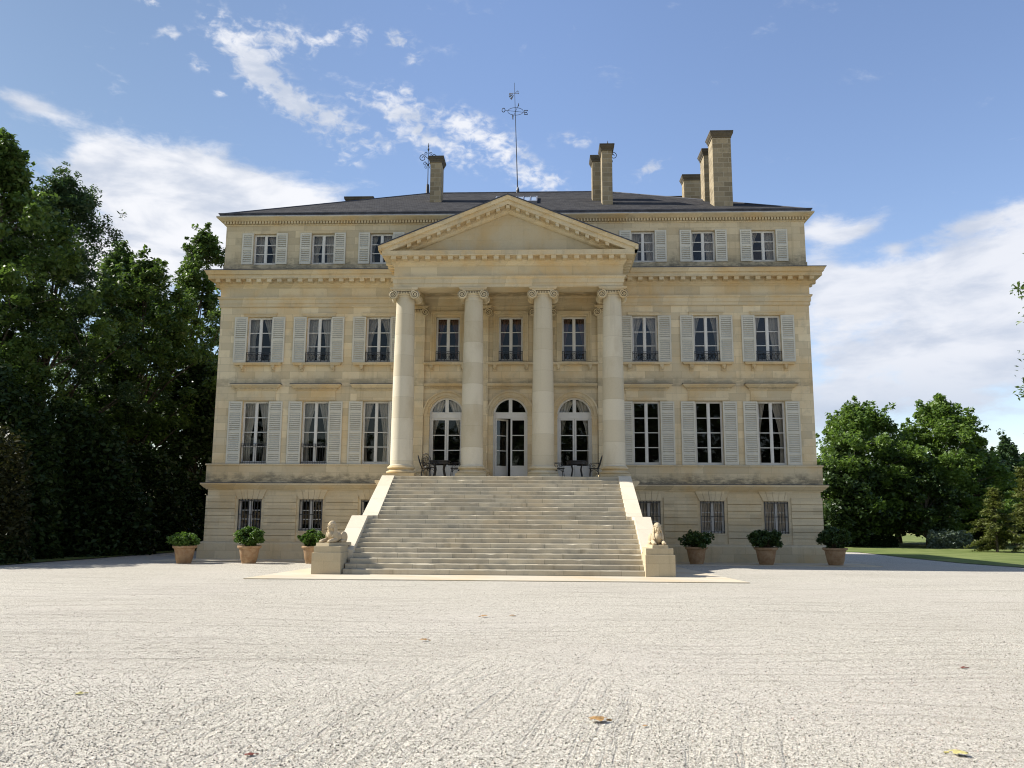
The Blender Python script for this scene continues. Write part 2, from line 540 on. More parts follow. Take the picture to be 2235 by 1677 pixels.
M['leaf_plane'] = leaf_mat('plane_tree_leaf', (.045, .085, .020), (.125, .19, .048))
M['leaf_dark'] = leaf_mat('dark_leaf', (.022, .042, .014), (.06, .10, .028), .25)
M['leaf_ash'] = leaf_mat('ash_leaf', (.035, .065, .028), (.075, .125, .05))
M['leaf_bright'] = leaf_mat('bright_leaf', (.07, .125, .026), (.17, .25, .06), .42)
M['leaf_laurel'] = leaf_mat('laurel_leaf', (.014, .028, .009), (.036, .06, .016), .15, spec=.12)
M['leaf_russet'] = leaf_mat('russet_leaf', (.020, .027, .010), (.045, .044, .017), .2, spec=.1)
M['leaf_pot'] = leaf_mat('potted_leaf', (.05, .105, .02), (.13, .22, .045), .3)
M['leaf_pot_dark'] = leaf_mat('dark_potted_leaf', (.025, .05, .014), (.07, .12, .03), .25)
M['leaf_conifer'] = leaf_mat('yellow_conifer_leaf', (.07, .09, .022), (.15, .165, .045), .3)
M['leaf_silver'] = leaf_mat('silver_leaf', (.10, .14, .11), (.22, .27, .22), .3)
M['leaf_far'] = leaf_mat('distant_leaf', (.04, .065, .02), (.10, .13, .045), .3)


# ---------------------------------------------------------------- terrain
def S(a, b, x):
    t = np.clip((np.asarray(x, float) - a) / (b - a), 0, 1)
    return t * t * (3 - 2 * t)


def gz(x, y):
    x, y = np.asarray(x, float), np.asarray(y, float)
    return np.clip(-(y + .5) * .016, 0, .16) - 1.1 * S(13, 24, x) * S(-4, 12, y)


def gzf(x, y):
    return float(gz(x, y))


def grid_sheet(name, X, Y, Z, mat, smooth=True):
    ny, nx = X.shape
    v = np.stack([X, Y, Z], -1).reshape(-1, 3)
    i = np.arange(ny * nx).reshape(ny, nx)
    q = np.stack([i[:-1, :-1], i[:-1, 1:], i[1:, 1:], i[1:, :-1]], -1).reshape(-1, 4)
    me = np_mesh(name, v, q, mat, smooth)
    return link_mesh(name, me)


def np_mesh(name, v, q, mat, smooth=False):
    me = bpy.data.meshes.new(name)
    me.vertices.add(len(v))
    me.vertices.foreach_set('co', np.ascontiguousarray(v, dtype=np.float32).ravel())
    k = q.shape[1]
    me.loops.add(q.size)
    me.loops.foreach_set('vertex_index', np.ascontiguousarray(q, dtype=np.int32).ravel())
    me.polygons.add(len(q))
    me.polygons.foreach_set('loop_start', np.arange(0, q.size, k, dtype=np.int32))
    me.polygons.foreach_set('loop_total', np.full(len(q), k, dtype=np.int32))
    if smooth:
        me.polygons.foreach_set('use_smooth', np.ones(len(q), dtype=bool))
    me.update(calc_edges=True)
    if mat: me.materials.append(mat)
    return me


def gravel_mat(name, pebble=False):
    m, t = new_mat(name)
    g = t.n('ShaderNodeNewGeometry')
    pos = g.outputs['Position']
    vo = t.n('ShaderNodeTexVoronoi', {'Vector': pos, 'Scale': 112.0, 'Randomness': 1.0})
    rnd = g.outputs['Random Per Island'] if pebble else t.n('ShaderNodeSeparateColor', {0: vo.outputs['Color']}).outputs[0]
    if not pebble:
        v2 = t.n('ShaderNodeTexVoronoi', {'Vector': pos, 'Scale': 34.0, 'Randomness': 1.0})
        r2 = t.n('ShaderNodeSeparateColor', {0: v2.outputs['Color']}).outputs[1]
        rnd = t.m('MULTIPLY_ADD', rnd, .72, t.m('MULTIPLY', r2, .28))
    col = t.mix(t.sstep(rnd, .12, .62), (.235, .215, .18), (.50, .465, .39))
    col = t.mix(t.sstep(rnd, .55, .95), col, (.73, .685, .585))
    big = t.noise(pos, .16, 5.0, .6, .4)
    col = t.mix(t.m('MULTIPLY', t.sstep(big, .4, .7), .35), col, (.52, .475, .42))
    col = t.mix(t.m('GREATER_THAN', rnd, .97), col, (.62, .50, .42))
    col = t.mix(t.m('LESS_THAN', rnd, .06), col, (.12, .11, .095))
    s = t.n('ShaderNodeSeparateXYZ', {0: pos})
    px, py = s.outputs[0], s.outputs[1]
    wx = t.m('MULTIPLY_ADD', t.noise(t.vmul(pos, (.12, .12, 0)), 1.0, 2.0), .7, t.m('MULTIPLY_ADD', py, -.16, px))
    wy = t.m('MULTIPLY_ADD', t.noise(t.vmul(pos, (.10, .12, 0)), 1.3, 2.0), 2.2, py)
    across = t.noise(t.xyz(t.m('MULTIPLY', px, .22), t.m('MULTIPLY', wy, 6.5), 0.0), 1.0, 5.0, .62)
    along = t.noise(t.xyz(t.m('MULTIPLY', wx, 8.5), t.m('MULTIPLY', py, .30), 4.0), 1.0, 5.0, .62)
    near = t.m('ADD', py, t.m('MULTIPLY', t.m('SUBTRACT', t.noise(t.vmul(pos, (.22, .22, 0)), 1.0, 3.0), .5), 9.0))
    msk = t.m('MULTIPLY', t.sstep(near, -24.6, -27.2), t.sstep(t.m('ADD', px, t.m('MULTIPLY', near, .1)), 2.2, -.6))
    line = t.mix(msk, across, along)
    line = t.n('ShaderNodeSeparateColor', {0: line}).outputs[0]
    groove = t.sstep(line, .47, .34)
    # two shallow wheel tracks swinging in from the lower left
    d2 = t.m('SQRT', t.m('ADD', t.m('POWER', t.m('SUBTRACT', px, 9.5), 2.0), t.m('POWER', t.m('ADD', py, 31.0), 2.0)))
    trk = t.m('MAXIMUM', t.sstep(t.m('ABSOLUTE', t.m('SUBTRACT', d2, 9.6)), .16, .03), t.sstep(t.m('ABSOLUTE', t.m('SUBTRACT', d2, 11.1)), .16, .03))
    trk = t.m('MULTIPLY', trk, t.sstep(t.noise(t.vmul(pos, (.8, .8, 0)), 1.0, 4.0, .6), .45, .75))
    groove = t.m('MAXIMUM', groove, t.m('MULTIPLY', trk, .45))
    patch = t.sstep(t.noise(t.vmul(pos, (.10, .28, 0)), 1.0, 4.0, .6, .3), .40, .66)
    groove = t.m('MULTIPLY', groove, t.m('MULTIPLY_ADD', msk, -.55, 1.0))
    col = t.mix(t.m('MULTIPLY', groove, .27), col, (.25, .225, .18))  # shade of the raked lines put into the colour
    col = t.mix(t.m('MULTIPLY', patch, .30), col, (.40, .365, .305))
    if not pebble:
        col = t.mix(t.m('MULTIPLY', t.sstep(vo.outputs['Distance'], .55, .85), .45), col, (.17, .155, .125))  # crevice shade between the stones painted into the colour
    if pebble:
        finish(t, col, .85, None, spec=.2)
        return m
    mid = t.noise(pos, 22.0, 4.0, .7)
    b1 = t.n('ShaderNodeBump', {'Height': t.m('MULTIPLY_ADD', groove, -.5, line), 'Strength': .6, 'Distance': .045}).outputs[0]
    hgt = t.m('ADD', t.m('SUBTRACT', .6, vo.outputs['Distance']), t.m('MULTIPLY', mid, .8))
    b2 = t.n('ShaderNodeBump', {'Height': hgt, 'Strength': .55, 'Distance': .006, 'Normal': b1}).outputs[0]
    p = t.n('ShaderNodeBsdfPrincipled', {'Base Color': col, 'Roughness': .95, 'Specular IOR Level': .1, 'Normal': b2})
    t.n('ShaderNodeOutputMaterial', {0: p.outputs[0]})
    return m


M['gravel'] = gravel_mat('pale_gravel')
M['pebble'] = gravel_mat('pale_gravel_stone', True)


def grass_mat(name, dark, light):
    m, t = new_mat(name)
    pos = t.n('ShaderNodeNewGeometry').outputs['Position']
    n = t.noise(pos, .35, 5.0, .6)
    f = t.noise(t.vmul(pos, (1, 1, 1)), 14.0, 4.0, .7)
    col = t.mix(t.sstep(n, .3, .7), dark, light)
    col = t.mix(1.0, col, t.mix(f, (.7, .7, .7), (1.3, 1.3, 1.2)), 'MULTIPLY')
    finish(t, col, .95, f, .8, .03, .1)
    return m


M['grass'] = grass_mat('lawn_grass', (.105, .14, .042), (.18, .205, .075))
M['meadow'] = grass_mat('meadow_grass', (.17, .19, .07), (.26, .26, .11))


def breaks(*segs):
    out = []
    for a, b, n in segs:
        out += list(np.linspace(a, b, n, endpoint=False))
    return np.array(out + [segs[-1][1]])


xs = breaks((-900, -60, 10), (-60, -20, 14), (-20, 12, 17), (12, 26, 29), (26, 70, 20), (70, 900, 12))
ys = breaks((-120, -40, 8), (-40, -12, 12), (-12, 14, 40), (14, 80, 22), (80, 1500, 16))
X, Y = np.meshgrid(xs, ys)
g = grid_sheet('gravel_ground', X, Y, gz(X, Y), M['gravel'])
tag(g, kind='structure')

# lawn on the right, from its curved gravel edge outwards
edge = [(33.5, -20), (32.2, 2), (31.2, 12), (30.61, 17.07), (29.82, 18.92), (29.02, 21.73), (28.71, 25.22), (28.35, 29.18), (28.45, 33.5), (28.1, 37.5), (25, 39.5), (8, 42), (-30, 43.5)]


def resample(pts, n):
    P = np.array(pts, float)
    d = np.r_[0, np.cumsum(np.linalg.norm(np.diff(P, axis=0), axis=1))]
    u = np.linspace(0, d[-1], n)
    return np.stack([np.interp(u, d, P[:, i]) for i in (0, 1)], -1)


E1 = resample(edge, 70)
far = resample([(260, -20), (260, 90), (200, 108), (-60, 108)], 70)
tt = np.linspace(0, 1, 28)[:, None] ** 1.6
LX = E1[:, 0][None] * (1 - tt) + far[:, 0][None] * tt
LY = E1[:, 1][None] * (1 - tt) + far[:, 1][None] * tt
tag(grid_sheet('lawn', LX, LY, gz(LX, LY) + .035, M['grass']), kind='structure')
mx_, my_ = np.meshgrid(np.linspace(-60, 420, 12), np.linspace(108.5, 420, 8))
tag(grid_sheet('meadow', mx_, my_, gz(mx_, my_) + .04, M['meadow']), kind='structure')
# lawn strip on the left under the shrubs
E2 = resample([(-17.5, -60), (-17.2, -20), (-17.27, -7.2), (-17.44, -2.7), (-17.46, .9), (-16.72, 5.3), (-16.39, 7.2), (-16.2, 14), (-17.5, 30), (-31, 43)], 50)
F2 = resample([(-80, -60), (-80, 0), (-80, 43)], 50)
t2 = np.linspace(0, 1, 14)[:, None] ** 1.5
LX = E2[:, 0][None] * (1 - t2) + F2[:, 0][None] * t2
LY = E2[:, 1][None] * (1 - t2) + F2[:, 1][None] * t2
tag(grid_sheet('lawn', LX, LY, gz(LX, LY) + .035, M['grass']), kind='structure')

# paving: strip along the foot of the walls and the apron round the stairs
mb = MB()
for x0, x1 in ((-14.2, -5.75), (5.7, 14.4)):
    n = 12
    for i in range(n):
        a, b = x0 + (x1 - x0) * i / n, x0 + (x1 - x0) * (i + 1) / n
        mb.hexa([(a, -2.75, .02), (b, -2.75, .02), (b, -.1, -.02), (a, -.1, -.02), (a, -2.75, .058), (b, -2.75, .058), (b, -.1, .02), (a, -.1, .02)])
tag(mb.build('pavement', M['apron']), kind='structure')
mb = MB()
mb.hexa([(-6.75, -12.75, .1), (6.95, -12.75, .1), (6.2, -3.2, .0), (-6.2, -3.2, .0), (-6.75, -12.75, .185), (6.95, -12.75, .185), (6.2, -3.2, .075), (-6.2, -3.2, .075)])
tag(mb.build('pavement', M['apron']), kind='structure')

# ---------------------------------------------------------------- the mansion
CH = tag(empty('mansion'), 'pale limestone mansion with columned portico, grey slate roof and white shutters', 'mansion')
WX = (5.864, 8.530, 11.185)
BAY = 2.775
DEPTH = 36.0  # unseen depth stretched to lengthen the building's shadow on the right


def wall_grid(mb, xs, zs, y, holes, depth):
    xs = sorted(set(round(a, 4) for a in xs))
    zs = sorted(set(round(a, 4) for a in zs))
    for i in range(len(xs) - 1):
        for j in range(len(zs) - 1):
            cx, cz = (xs[i] + xs[i + 1]) / 2, (zs[j] + zs[j + 1]) / 2
            if any(h[0] < cx < h[1] and h[2] < cz < h[3] for h in holes):
                continue
            mb.quad((xs[i], y, zs[j]), (xs[i + 1], y, zs[j]), (xs[i + 1], y, zs[j + 1]), (xs[i], y, zs[j + 1]))
    for h in holes:
        a, b, c, d = h[:4]
        if len(h) > 4:          # arched: h[4] = spring height
            xc, r, zsn = (a + b) / 2, (b - a) / 2, h[4]
            n = 24
            arc = [(xc - r * math.cos(math.pi * k / n), zsn + r * math.sin(math.pi * k / n)) for k in range(n + 1)]
            for k in range(n):
                (xa, za), (xb, zb) = arc[k], arc[k + 1]
                mb.quad((xa, y, za), (xb, y, zb), (xb, y, d), (xa, y, d))
                mb.quad((xa, y, za), (xa, y + depth, za), (xb, y + depth, zb), (xb, y, zb))
            top = zsn
        else:
            top = d
            mb.quad((a, y, d), (a, y + depth, d), (b, y + depth, d), (b, y, d))
        mb.quad((a, y, c), (a, y + depth, c), (a, y + depth, top), (a, y, top))
        mb.quad((b, y, c), (b, y, top), (b, y + depth, top), (b, y + depth, c))
        mb.quad((a, y, c), (b, y, c), (b, y + depth, c), (a, y + depth, c))


sg = lambda l: [-a for a in reversed(l)] + list(l)
RV = .24
# main wall
holes = []
for x in sg(WX):
    holes.append((x - .59, x + .59, 4.06, 6.81))
    holes.append((x - .56, x + .56, 8.53, 10.60))
ARC_R, ARC_Z = .745, 6.22
for x in (-BAY, 0, BAY):
    holes.append((x - ARC_R, x + ARC_R, 3.36, ARC_Z + ARC_R + .04, ARC_Z))
    holes.append((x - .53, x + .53, 8.56, 10.56))
mb = MB()
xs_, zs_ = [-13, 13], [3.0, 12.2]
for h in holes:
    xs_ += [h[0], h[1]]; zs_ += [h[2], h[3]]
wall_grid(mb, xs_, zs_, 0.0, holes, RV)
mb.quad((-13, DEPTH, 3.0), (-13, 0, 3.0), (-13, 0, 12.2), (-13, DEPTH, 12.2))
mb.quad((13, 0, 3.0), (13, DEPTH, 3.0), (13, DEPTH, 12.2), (13, 0, 12.2))
mb.quad((13, DEPTH, 0), (-13, DEPTH, 0), (-13, DEPTH, 15.0), (13, DEPTH, 15.0))
mb.build('main_wall', M['stone'], CH)
# attic wall
AY = .06
holes = [(x - .53, x + .53, 13.04, 14.49) for x in sg(WX)]
xs_, zs_ = [-13, 13], [12.3, 15.02]
for h in holes:
    xs_ += [h[0], h[1]]; zs_ += [h[2], h[3]]
mb = MB()
wall_grid(mb, xs_, zs_, AY, holes, RV)
mb.quad((-13, DEPTH, 12.3), (-13, AY, 12.3), (-13, AY, 15.02), (-13, DEPTH, 15.02))
mb.quad((13, AY, 12.3), (13, DEPTH, 12.3), (13, DEPTH, 15.02), (13, AY, 15.02))
for a, b in ((-13.03, -5.3), (5.3, 13.03)):
    mb.box(a, b, AY - .05, AY + .02, 12.3, 12.99)
mb.build('attic_wall', M['attic'], CH)
# podium band above the plinth cornice
mb = MB()
path = [(-13.17, DEPTH), (-13.17, -.13), (-4.6, -.13)]
prof = [(0, 3.0), (0, 3.98), (.045, 3.985), (.045, 4.045), (.0, 4.06), (-.15, 4.07), (-.15, 3.0)]
mb.sweep(prof, path)
mb.build('podium', M['base'], CH)
mb = MB()
mb.sweep(prof, [(4.6, -.13), (13.17, -.13), (13.17, DEPTH)])
mb.build('podium', M['base'], CH)
# rusticated basement
BX = list(WX)
bholes = [(x - .5, x + .5, 1.205, 2.535) for x in sg(BX)]
mb = MB()
xs_, zs_ = [-13.06, 13.06], [0.0, 3.05]
for h in bholes:
    xs_ += [h[0], h[1]]; zs_ += [h[2], h[3]]
wall_grid(mb, xs_, zs_, -.07, bholes, RV + .05)
mb.quad((-13.06, DEPTH, 0), (-13.06, -.07, 0), (-13.06, -.07, 3.05), (-13.06, DEPTH, 3.05))
mb.quad((13.06, -.07, 0), (13.06, DEPTH, 0), (13.06, DEPTH, 3.05), (13.06, -.07, 3.05))
joints = [.74, 1.0, 1.27, 1.555, 1.84, 2.125, 2.41, 2.69]


def block(mb, x0, x1, z0, z1, y0=-.07, y1=-.118, c=.014):
    mb.hexa([(x0 + c, y1, z0 + c), (x1 - c, y1, z0 + c), (x1 - .001, y0 + .01, z0 + .002), (x0 + .001, y0 + .01, z0 + .002),
             (x0 + c, y1, z1 - c), (x1 - c, y1, z1 - c), (x1 - .001, y0 + .01, z1 - .002), (x0 + .001, y0 + .01, z1 - .002)])


for sgn in (-1, 1):
    spans = [(WX[0] + .62, WX[1] - .62), (WX[1] + .62, WX[2] - .62), (WX[2] + .62, 13.12)]
    for (a, b) in spans:
        a, b = (a, b) if sgn > 0 else (-b, -a)
        for k in range(len(joints) - 1):
            block(mb, a, b, joints[k], joints[k + 1])
    for x in WX:        # wedge stones over each basement opening
        x *= sgn
        e = [-.62, -.37, -.125, .125, .37, .62]
        for k in range(5):
            b0, b1 = x + e[k] * .86, x + e[k + 1] * .86
            t0, t1 = x + e[k] * 1.18, x + e[k + 1] * 1.18
            c = .006
            mb.hexa([(b0 + c, -.118, 2.545), (b1 - c, -.118, 2.545), (b1 - .002, -.06, 2.54), (b0 + .002, -.06, 2.54),
                     (t0 + c, -.118, 2.975), (t1 - c, -.118, 2.975), (t1 - .002, -.06, 2.98), (t0 + .002, -.06, 2.98)])
        mb.box(x - .54, x + .54, -.10, -.05, 1.12, 1.2)
mb.build('basement_wall', M['rust'], CH)
mb = MB()
prof = [(-.1, -.3), (.3, -.3), (.3, .66), (.27, .70), (.125, .755), (-.1, .76)]
mb.sweep(prof, [(-13.0, DEPTH), (-13.0, 0), (13.0, 0), (13.0, DEPTH)])
mb.build('footing', M['base'], CH)
# plinth cornice, returned round the terrace
prof = [(-.1, 2.95), (.13, 2.95), (.15, 2.99), (.20, 3.02), (.30, 3.13), (.33, 3.15), (.33, 3.215), (.30, 3.235), (-.1, 3.245)]
mb = MB()
mb.sweep(prof, [(-13.0, DEPTH), (-13.0, 0), (-4.78, 0), (-4.78, -3.55)])
mb.sweep(prof, [(4.78, -3.55), (4.78, 0), (13.0, 0), (13.0, DEPTH)])
mb.build('plinth_cornice', M['trim'], CH)

# entablature round the house
ENT = [(-.1, 11.03), (.05, 11.03), (.05, 11.19), (.08, 11.19), (.08, 11.37), (.12, 11.40), (.14, 11.44), (.14, 11.49), (.04, 11.50), (.04, 11.93),
       (.07, 11.93), (.08, 11.97), (.14, 12.01), (.16, 12.08), (.19, 12.10), (.19, 12.235), (.48, 12.24), (.48, 12.415), (.545, 12.42), (.55, 12.45), (.60, 12.56), (.62, 12.565), (.62, 12.595), (-.1, 12.64)]


def modillions(mb, pts, z0=12.075, z1=12.237, o0=.15, o1=.45, w=.20, step=.455):
    """square brackets under the soffit along straight plan edges; pts = list of (p, q, outward normal)"""
    for (p, q, nx, ny) in pts:
        L = math.hypot(q[0] - p[0], q[1] - p[1])
        n = max(1, round(L / step))
        ux, uy = (q[0] - p[0]) / L, (q[1] - p[1]) / L
        for k in range(n + 1):
            cx, cy = p[0] + ux * L * k / n, p[1] + uy * L * k / n
            a, b = (cx - ux * w / 2, cy - uy * w / 2), (cx + ux * w / 2, cy + uy * w / 2)
            f = lambda s, o: (s[0] + nx * o, s[1] + ny * o)
            mb.hexa([(*f(a, o1), z0 + .02), (*f(b, o1), z0 + .02), (*f(b, o0), z0), (*f(a, o0), z0), (*f(a, o1), z1), (*f(b, o1), z1), (*f(b, o0), z1), (*f(a, o0), z1)])


mb = MB()
mb.sweep(ENT, [(-13.0, DEPTH), (-13.0, 0), (13.0, 0), (13.0, DEPTH)])
modillions(mb, [((-13.05, 0), (-5.2, 0), 0, -1), ((5.2, 0), (13.05, 0), 0, -1), ((-13, 6), (-13, .4), -1, 0), ((13, .4), (13, 6), 1, 0)])
mb.build('main_cornice', M['trim'], CH)
mb = MB()
fl = [(-.05, 12.60), (.63, 12.597), (.64, 12.60), (.64, 12.628), (-.05, 12.66)]
mb.sweep(fl, [(-13.0, DEPTH), (-13.0, 0), (-5.1, 0)])
mb.build('cornice_flashing', M['dark_lead'], CH)
mb = MB()
mb.sweep(fl, [(5.1, 0), (13.0, 0), (13.0, DEPTH)])
mb.build('cornice_flashing', M['dark_lead'], CH)
fl = [(-.05, 3.24), (.335, 3.218), (.345, 3.22), (.345, 3.236), (-.05, 3.262)]
for pth in ([(-13.0, DEPTH), (-13.0, 0), (-4.78, 0)], [(4.78, 0), (13.0, 0), (13.0, DEPTH)]):
    mb = MB()
    mb.sweep(fl, pth)
    mb.build('cornice_flashing', M['dark_lead'], CH)
# attic cornice with dentils
prof = [(-.1, 14.86), (.03, 14.86), (.05, 14.90), (.02, 14.93), (.02, 15.045), (.17, 15.05), (.20, 15.07), (.30, 15.12), (.36, 15.155), (.36, 15.195), (-.1, 15.22)]
mb = MB()
mb.sweep(prof, [(-13.0, DEPTH), (-13.0, AY), (13.0, AY), (13.0, DEPTH)])
n = 196
for k in range(n):
    x = -13.1 + 26.2 * (k + .5) / n
    mb.box(x - .038, x + .038, AY - .14, AY - .04, 14.93, 15.045)
for s in (-1, 1):
    for k in range(60):
        y = .1 + k * .159
        x0, x1 = sorted((s * 13.04, s * 13.125))
        mb.box(x0, x1, y, y + .09, 14.93, 15.045)
mb.build('attic_cornice', M['trim'], CH)
# gutter and roof
mb = MB()
prof = [(-.2, 15.205), (.29, 15.205), (.29, 15.225), (.25, 15.235), (.26, 15.34), (.30, 15.345), (.30, 15.385), (-.2, 15.39)]
mb.sweep(prof, [(-13.0, DEPTH), (-13.0, AY), (13.0, AY), (13.0, DEPTH)])
for k in range(66):
    x = -13 + 26 * k / 65
    mb.box(x - .012, x + .012, AY - .285, AY - .25, 15.235, 15.345)
mb.build('gutter', M['dark_lead'], CH)
mb = MB()
mb.sweep([(.30, 15.198), (.362, 15.198), (.366, 15.226), (.30, 15.231)], [(-13.0, DEPTH), (-13.0, AY), (13.0, AY), (13.0, DEPTH)])
mb.build('gutter_edge', M['pale_lead'], CH)
RZ, RS = 15.36, .517
EX, EY0, EY1, RX, RY, RTOP = 13.15, -.16, DEPTH + .2, 4.8, 7.4, 19.3
mb = MB()
A_, B_, C_, D_ = (-EX, EY0, RZ), (EX, EY0, RZ), (EX, EY1, RZ), (-EX, EY1, RZ)
E_, F_ = (-RX, RY, RTOP), (RX, RY, RTOP)
G_, H_ = (RX, EY1 - 7.5, RTOP), (-RX, EY1 - 7.5, RTOP)
mb.add([A_, B_, C_, D_, E_, F_, G_, H_], [(0, 1, 5, 4), (1, 2, 6, 5), (2, 3, 7, 6), (3, 0, 4, 7), (4, 5, 6, 7), (3, 2, 1, 0)])
roof = mb.build('roof', M['slate'], CH)
mb = MB()
mb.tube([E_, F_], .055, 8)
mb.build('ridge_capping', M['dark_lead'], roof)
for a, b in ((A_, E_), (B_, F_), (D_, H_), (C_, G_)):
    mb = MB()
    mb.tube([a, b], .045, 6)
    mb.build('hip_capping', M['dark_lead'], roof)


def rz(y):
    return RZ + (y - EY0) * (RTOP - RZ) / (RY - EY0)


# skylight
mb = MB()
x0, x1, ya, yb = -.98, 1.13, 2.75, 4.75
n_ = Vector((0, -.46, .89))
f = lambda x, y, o: (x, y + n_.y * o, rz(y) + n_.z * o)
for a, b, c, d in ((x0, x0 + .07, ya, yb), (x1 - .07, x1, ya, yb), (x0 + .07, x1 - .07, ya, ya + .1), (x0 + .07, x1 - .07, yb - .1, yb)):
    mb.hexa([f(a, c, -.05), f(b, c, -.05), f(b, d, -.05), f(a, d, -.05), f(a, c, .12), f(b, c, .12), f(b, d, .12), f(a, d, .12)])
for k in range(1, 6):
    x = x0 + (x1 - x0) * k / 6
    mb.hexa([f(x - .02, ya + .1, .05), f(x + .02, ya + .1, .05), f(x + .02, yb - .1, .05), f(x - .02, yb - .1, .05), f(x - .02, ya + .1, .13), f(x + .02, ya + .1, .13), f(x + .02, yb - .1, .13), f(x - .02, yb - .1, .13)])
sk = mb.build('skylight', M['lead'], roof)
mb = MB()
mb.quad(f(x0 + .07, ya + .1, .09), f(x1 - .07, ya + .1, .09), f(x1 - .07, yb - .1, .09), f(x0 + .07, yb - .1, .09))
# a roof is the part, so the pane belongs to the same thing's skylight frame
SKP = simple('skylight_glass', (.36, .42, .48), .12, .1, 2.0, .8)
sk.data.materials.append(SKP)
nv = len(sk.data.vertices)
pm = mb.mesh('pane', SKP)
pn = link_mesh('skylight_pane', pm, roof)


def chimney(x0, x1, y0, y1, zb, zt, cap=.10):
    mb = MB()
    mb.box(x0, x1, y0, y1, zb, zt - .26)
    o = mb.build('chimney', M['chim'], roof)
    mb = MB()
    path = [(x0, y1), (x0, y0), (x1, y0), (x1, y1), (x0, y1), (x0, y0)]
    prof = [(-.05, zt - .27), (.03, zt - .27), (.035, zt - .20), (cap * .6, zt - .17), (cap, zt - .10), (cap, zt - .02), (-.05, zt)]
    mb.sweep(prof, [(x0, y1), (x0, y0), (x1, y0), (x1, y1)], True)
    mb.sweep(prof, [(x1, y1), (x0, y1)], True)
    mb.box(x0 - cap - .012, x1 + cap + .012, y0 - cap - .012, y1 + cap + .012, zt - .018, zt + .045)
    c = mb.build('chimney_cap', M['chimcap'], roof)
    return o


M['chimcap'] = stone('weathered_cap_stone', (.12, .105, .08), bw=.6, bh=.3, var=.2, grime=.8, joint=.7)
chimney(-4.22, -3.66, 3.48, 4.35, 16.8, 19.62)
chimney(3.86, 4.30, 3.52, 4.3, 16.8, 19.58)
chimney(4.23, 4.72, 1.98, 2.85, 16.0, 19.46)
chimney(9.28, 10.13, 1.0, 1.95, 15.5, 19.58)
chimney(9.22, 9.72, 2.78, 3.7, 16.2, 19.52)
chimney(9.15, 10.25, 8.0, 8.7, 16.0, 20.42)
chimney(7.95, 9.4, 9.4, 10.2, 16.0, 19.72, .12)
chimney(-9.78, -8.35, 9.0, 9.9, 16.0, 19.72, .12)

# ---- weather vane and finials on the ridge
mb = MB()
mb.tube([(.027, RY, RTOP - .1), (-.08, RY, 22.5), (-.187, RY, 25.74)], [.03, .022, .010], 8)
mb.lathe([(.10, RTOP - .05), (.09, RTOP + .12), (.045, RTOP + .3)], .027, RY, 10)
vane = mb.build('weather_vane', M['iron'], CH)
cz = 24.03
cxv = -.115
mb = MB()
mb.tube([(cxv + .43 * math.cos(a), RY + .43 * math.sin(a), cz) for a in [2 * math.pi * k / 32 for k in range(32)]], .013, 6, True)
da = R(14)
ax, ay = Vector((math.cos(da), math.sin(da), 0)), Vector((-math.sin(da), math.cos(da), 0))
cc = Vector((cxv, RY, cz))
mb.tube([cc - ax * .58, cc + ax * .5], .011, 6)
mb.tube([cc - ay * .72, cc + ay * .62], .011, 6)
mb.build('compass_ring', M['iron'], vane)
# letter O (west), E (east)
mb = MB()
oc = cc - ax * .68
mb.tube([oc + Vector((.085 * math.cos(a), 0, .115 * math.sin(a))) for a in [2 * math.pi * k / 20 for k in range(20)]], .02, 6, True)
mb.build('letter', M['iron'], vane)
mb = MB()
ec = cc + ax * .52
for a, b in (((0, 0, -.12), (0, 0, .12)), ((-.03, 0, .12), (.16, 0, .12)), ((-.03, 0, -.12), (.16, 0, -.12)), ((0, 0, 0), (.11, 0, 0)), ((.16, 0, .12), (.16, 0, .07)), ((.16, 0, -.12), (.16, 0, -.07)), ((.11, 0, .03), (.11, 0, -.03))):
    mb.tube([ec + Vector(a), ec + Vector(b)], .019, 6)
mb.build('letter', M['iron'], vane)
mb = MB()   # S towards the viewer, seen nearly edge-on
scn = cc - ay * .8
mb.tube([scn + Vector((0, -.09 * math.sin(t * 4.2), -.1 + .2 * t)) for t in [k / 12 for k in range(13)]], .02, 6)
mb.build('letter', M['iron'], vane)
mb = MB()
ncn = cc + ay * .7
mb.tube([ncn + Vector((-.02, -.07, -.1)), ncn + Vector((-.02, -.07, .12)), ncn + Vector((0, .07, -.1)), ncn + Vector((0, .07, .12))], .02, 6)
mb.build('letter', M['iron'], vane)
mb = MB()
vz = 25.1
vc = Vector((-.16, RY, vz))
for a0, L in ((178, .33), (205, .36), (233, .38)):
    d = Vector((math.cos(R(a0)), .25, math.sin(R(a0)))).normalized()
    w = Vector((-d.z, 0, d.x))
    p, q = vc + d * .12, vc + d * L
    k = .06
    mb.hexa([p - w * .012 + Vector((0, -.008, 0)), p + w * .012 + Vector((0, -.008, 0)), p + w * .012 + Vector((0, .008, 0)), p - w * .012 + Vector((0, .008, 0)),
             q - w * k + Vector((0, -.008, 0)), q + w * k + Vector((0, -.008, 0)), q + w * k + Vector((0, .008, 0)), q - w * k + Vector((0, .008, 0))])
mb.tube([vc - Vector((.15, .05, .0)), vc, vc + Vector((.17, 0, .17))], .013, 5)
mb.tube([vc, vc + Vector((.2, .05, .02))], .013, 5)
mb.ellipsoid(vc + Vector((.18, 0, .09)), (.035, .03, .03), 8, 6)
mb.ellipsoid(vc + Vector((.2, .05, .02)), (.03, .03, .03), 8, 6)
mb.build('vane_tail', M['lead'], vane)


def spiral(c, r0, r1, turns, a0, sgn, n=36):
    out = []
    for k in range(n + 1):
        t = k / n
        a = a0 + sgn * turns * 2 * math.pi * t
        r = r0 + (r1 - r0) * t
        out.append((c[0] + r * math.cos(a), c[1], c[2] + r * math.sin(a)))
    return out


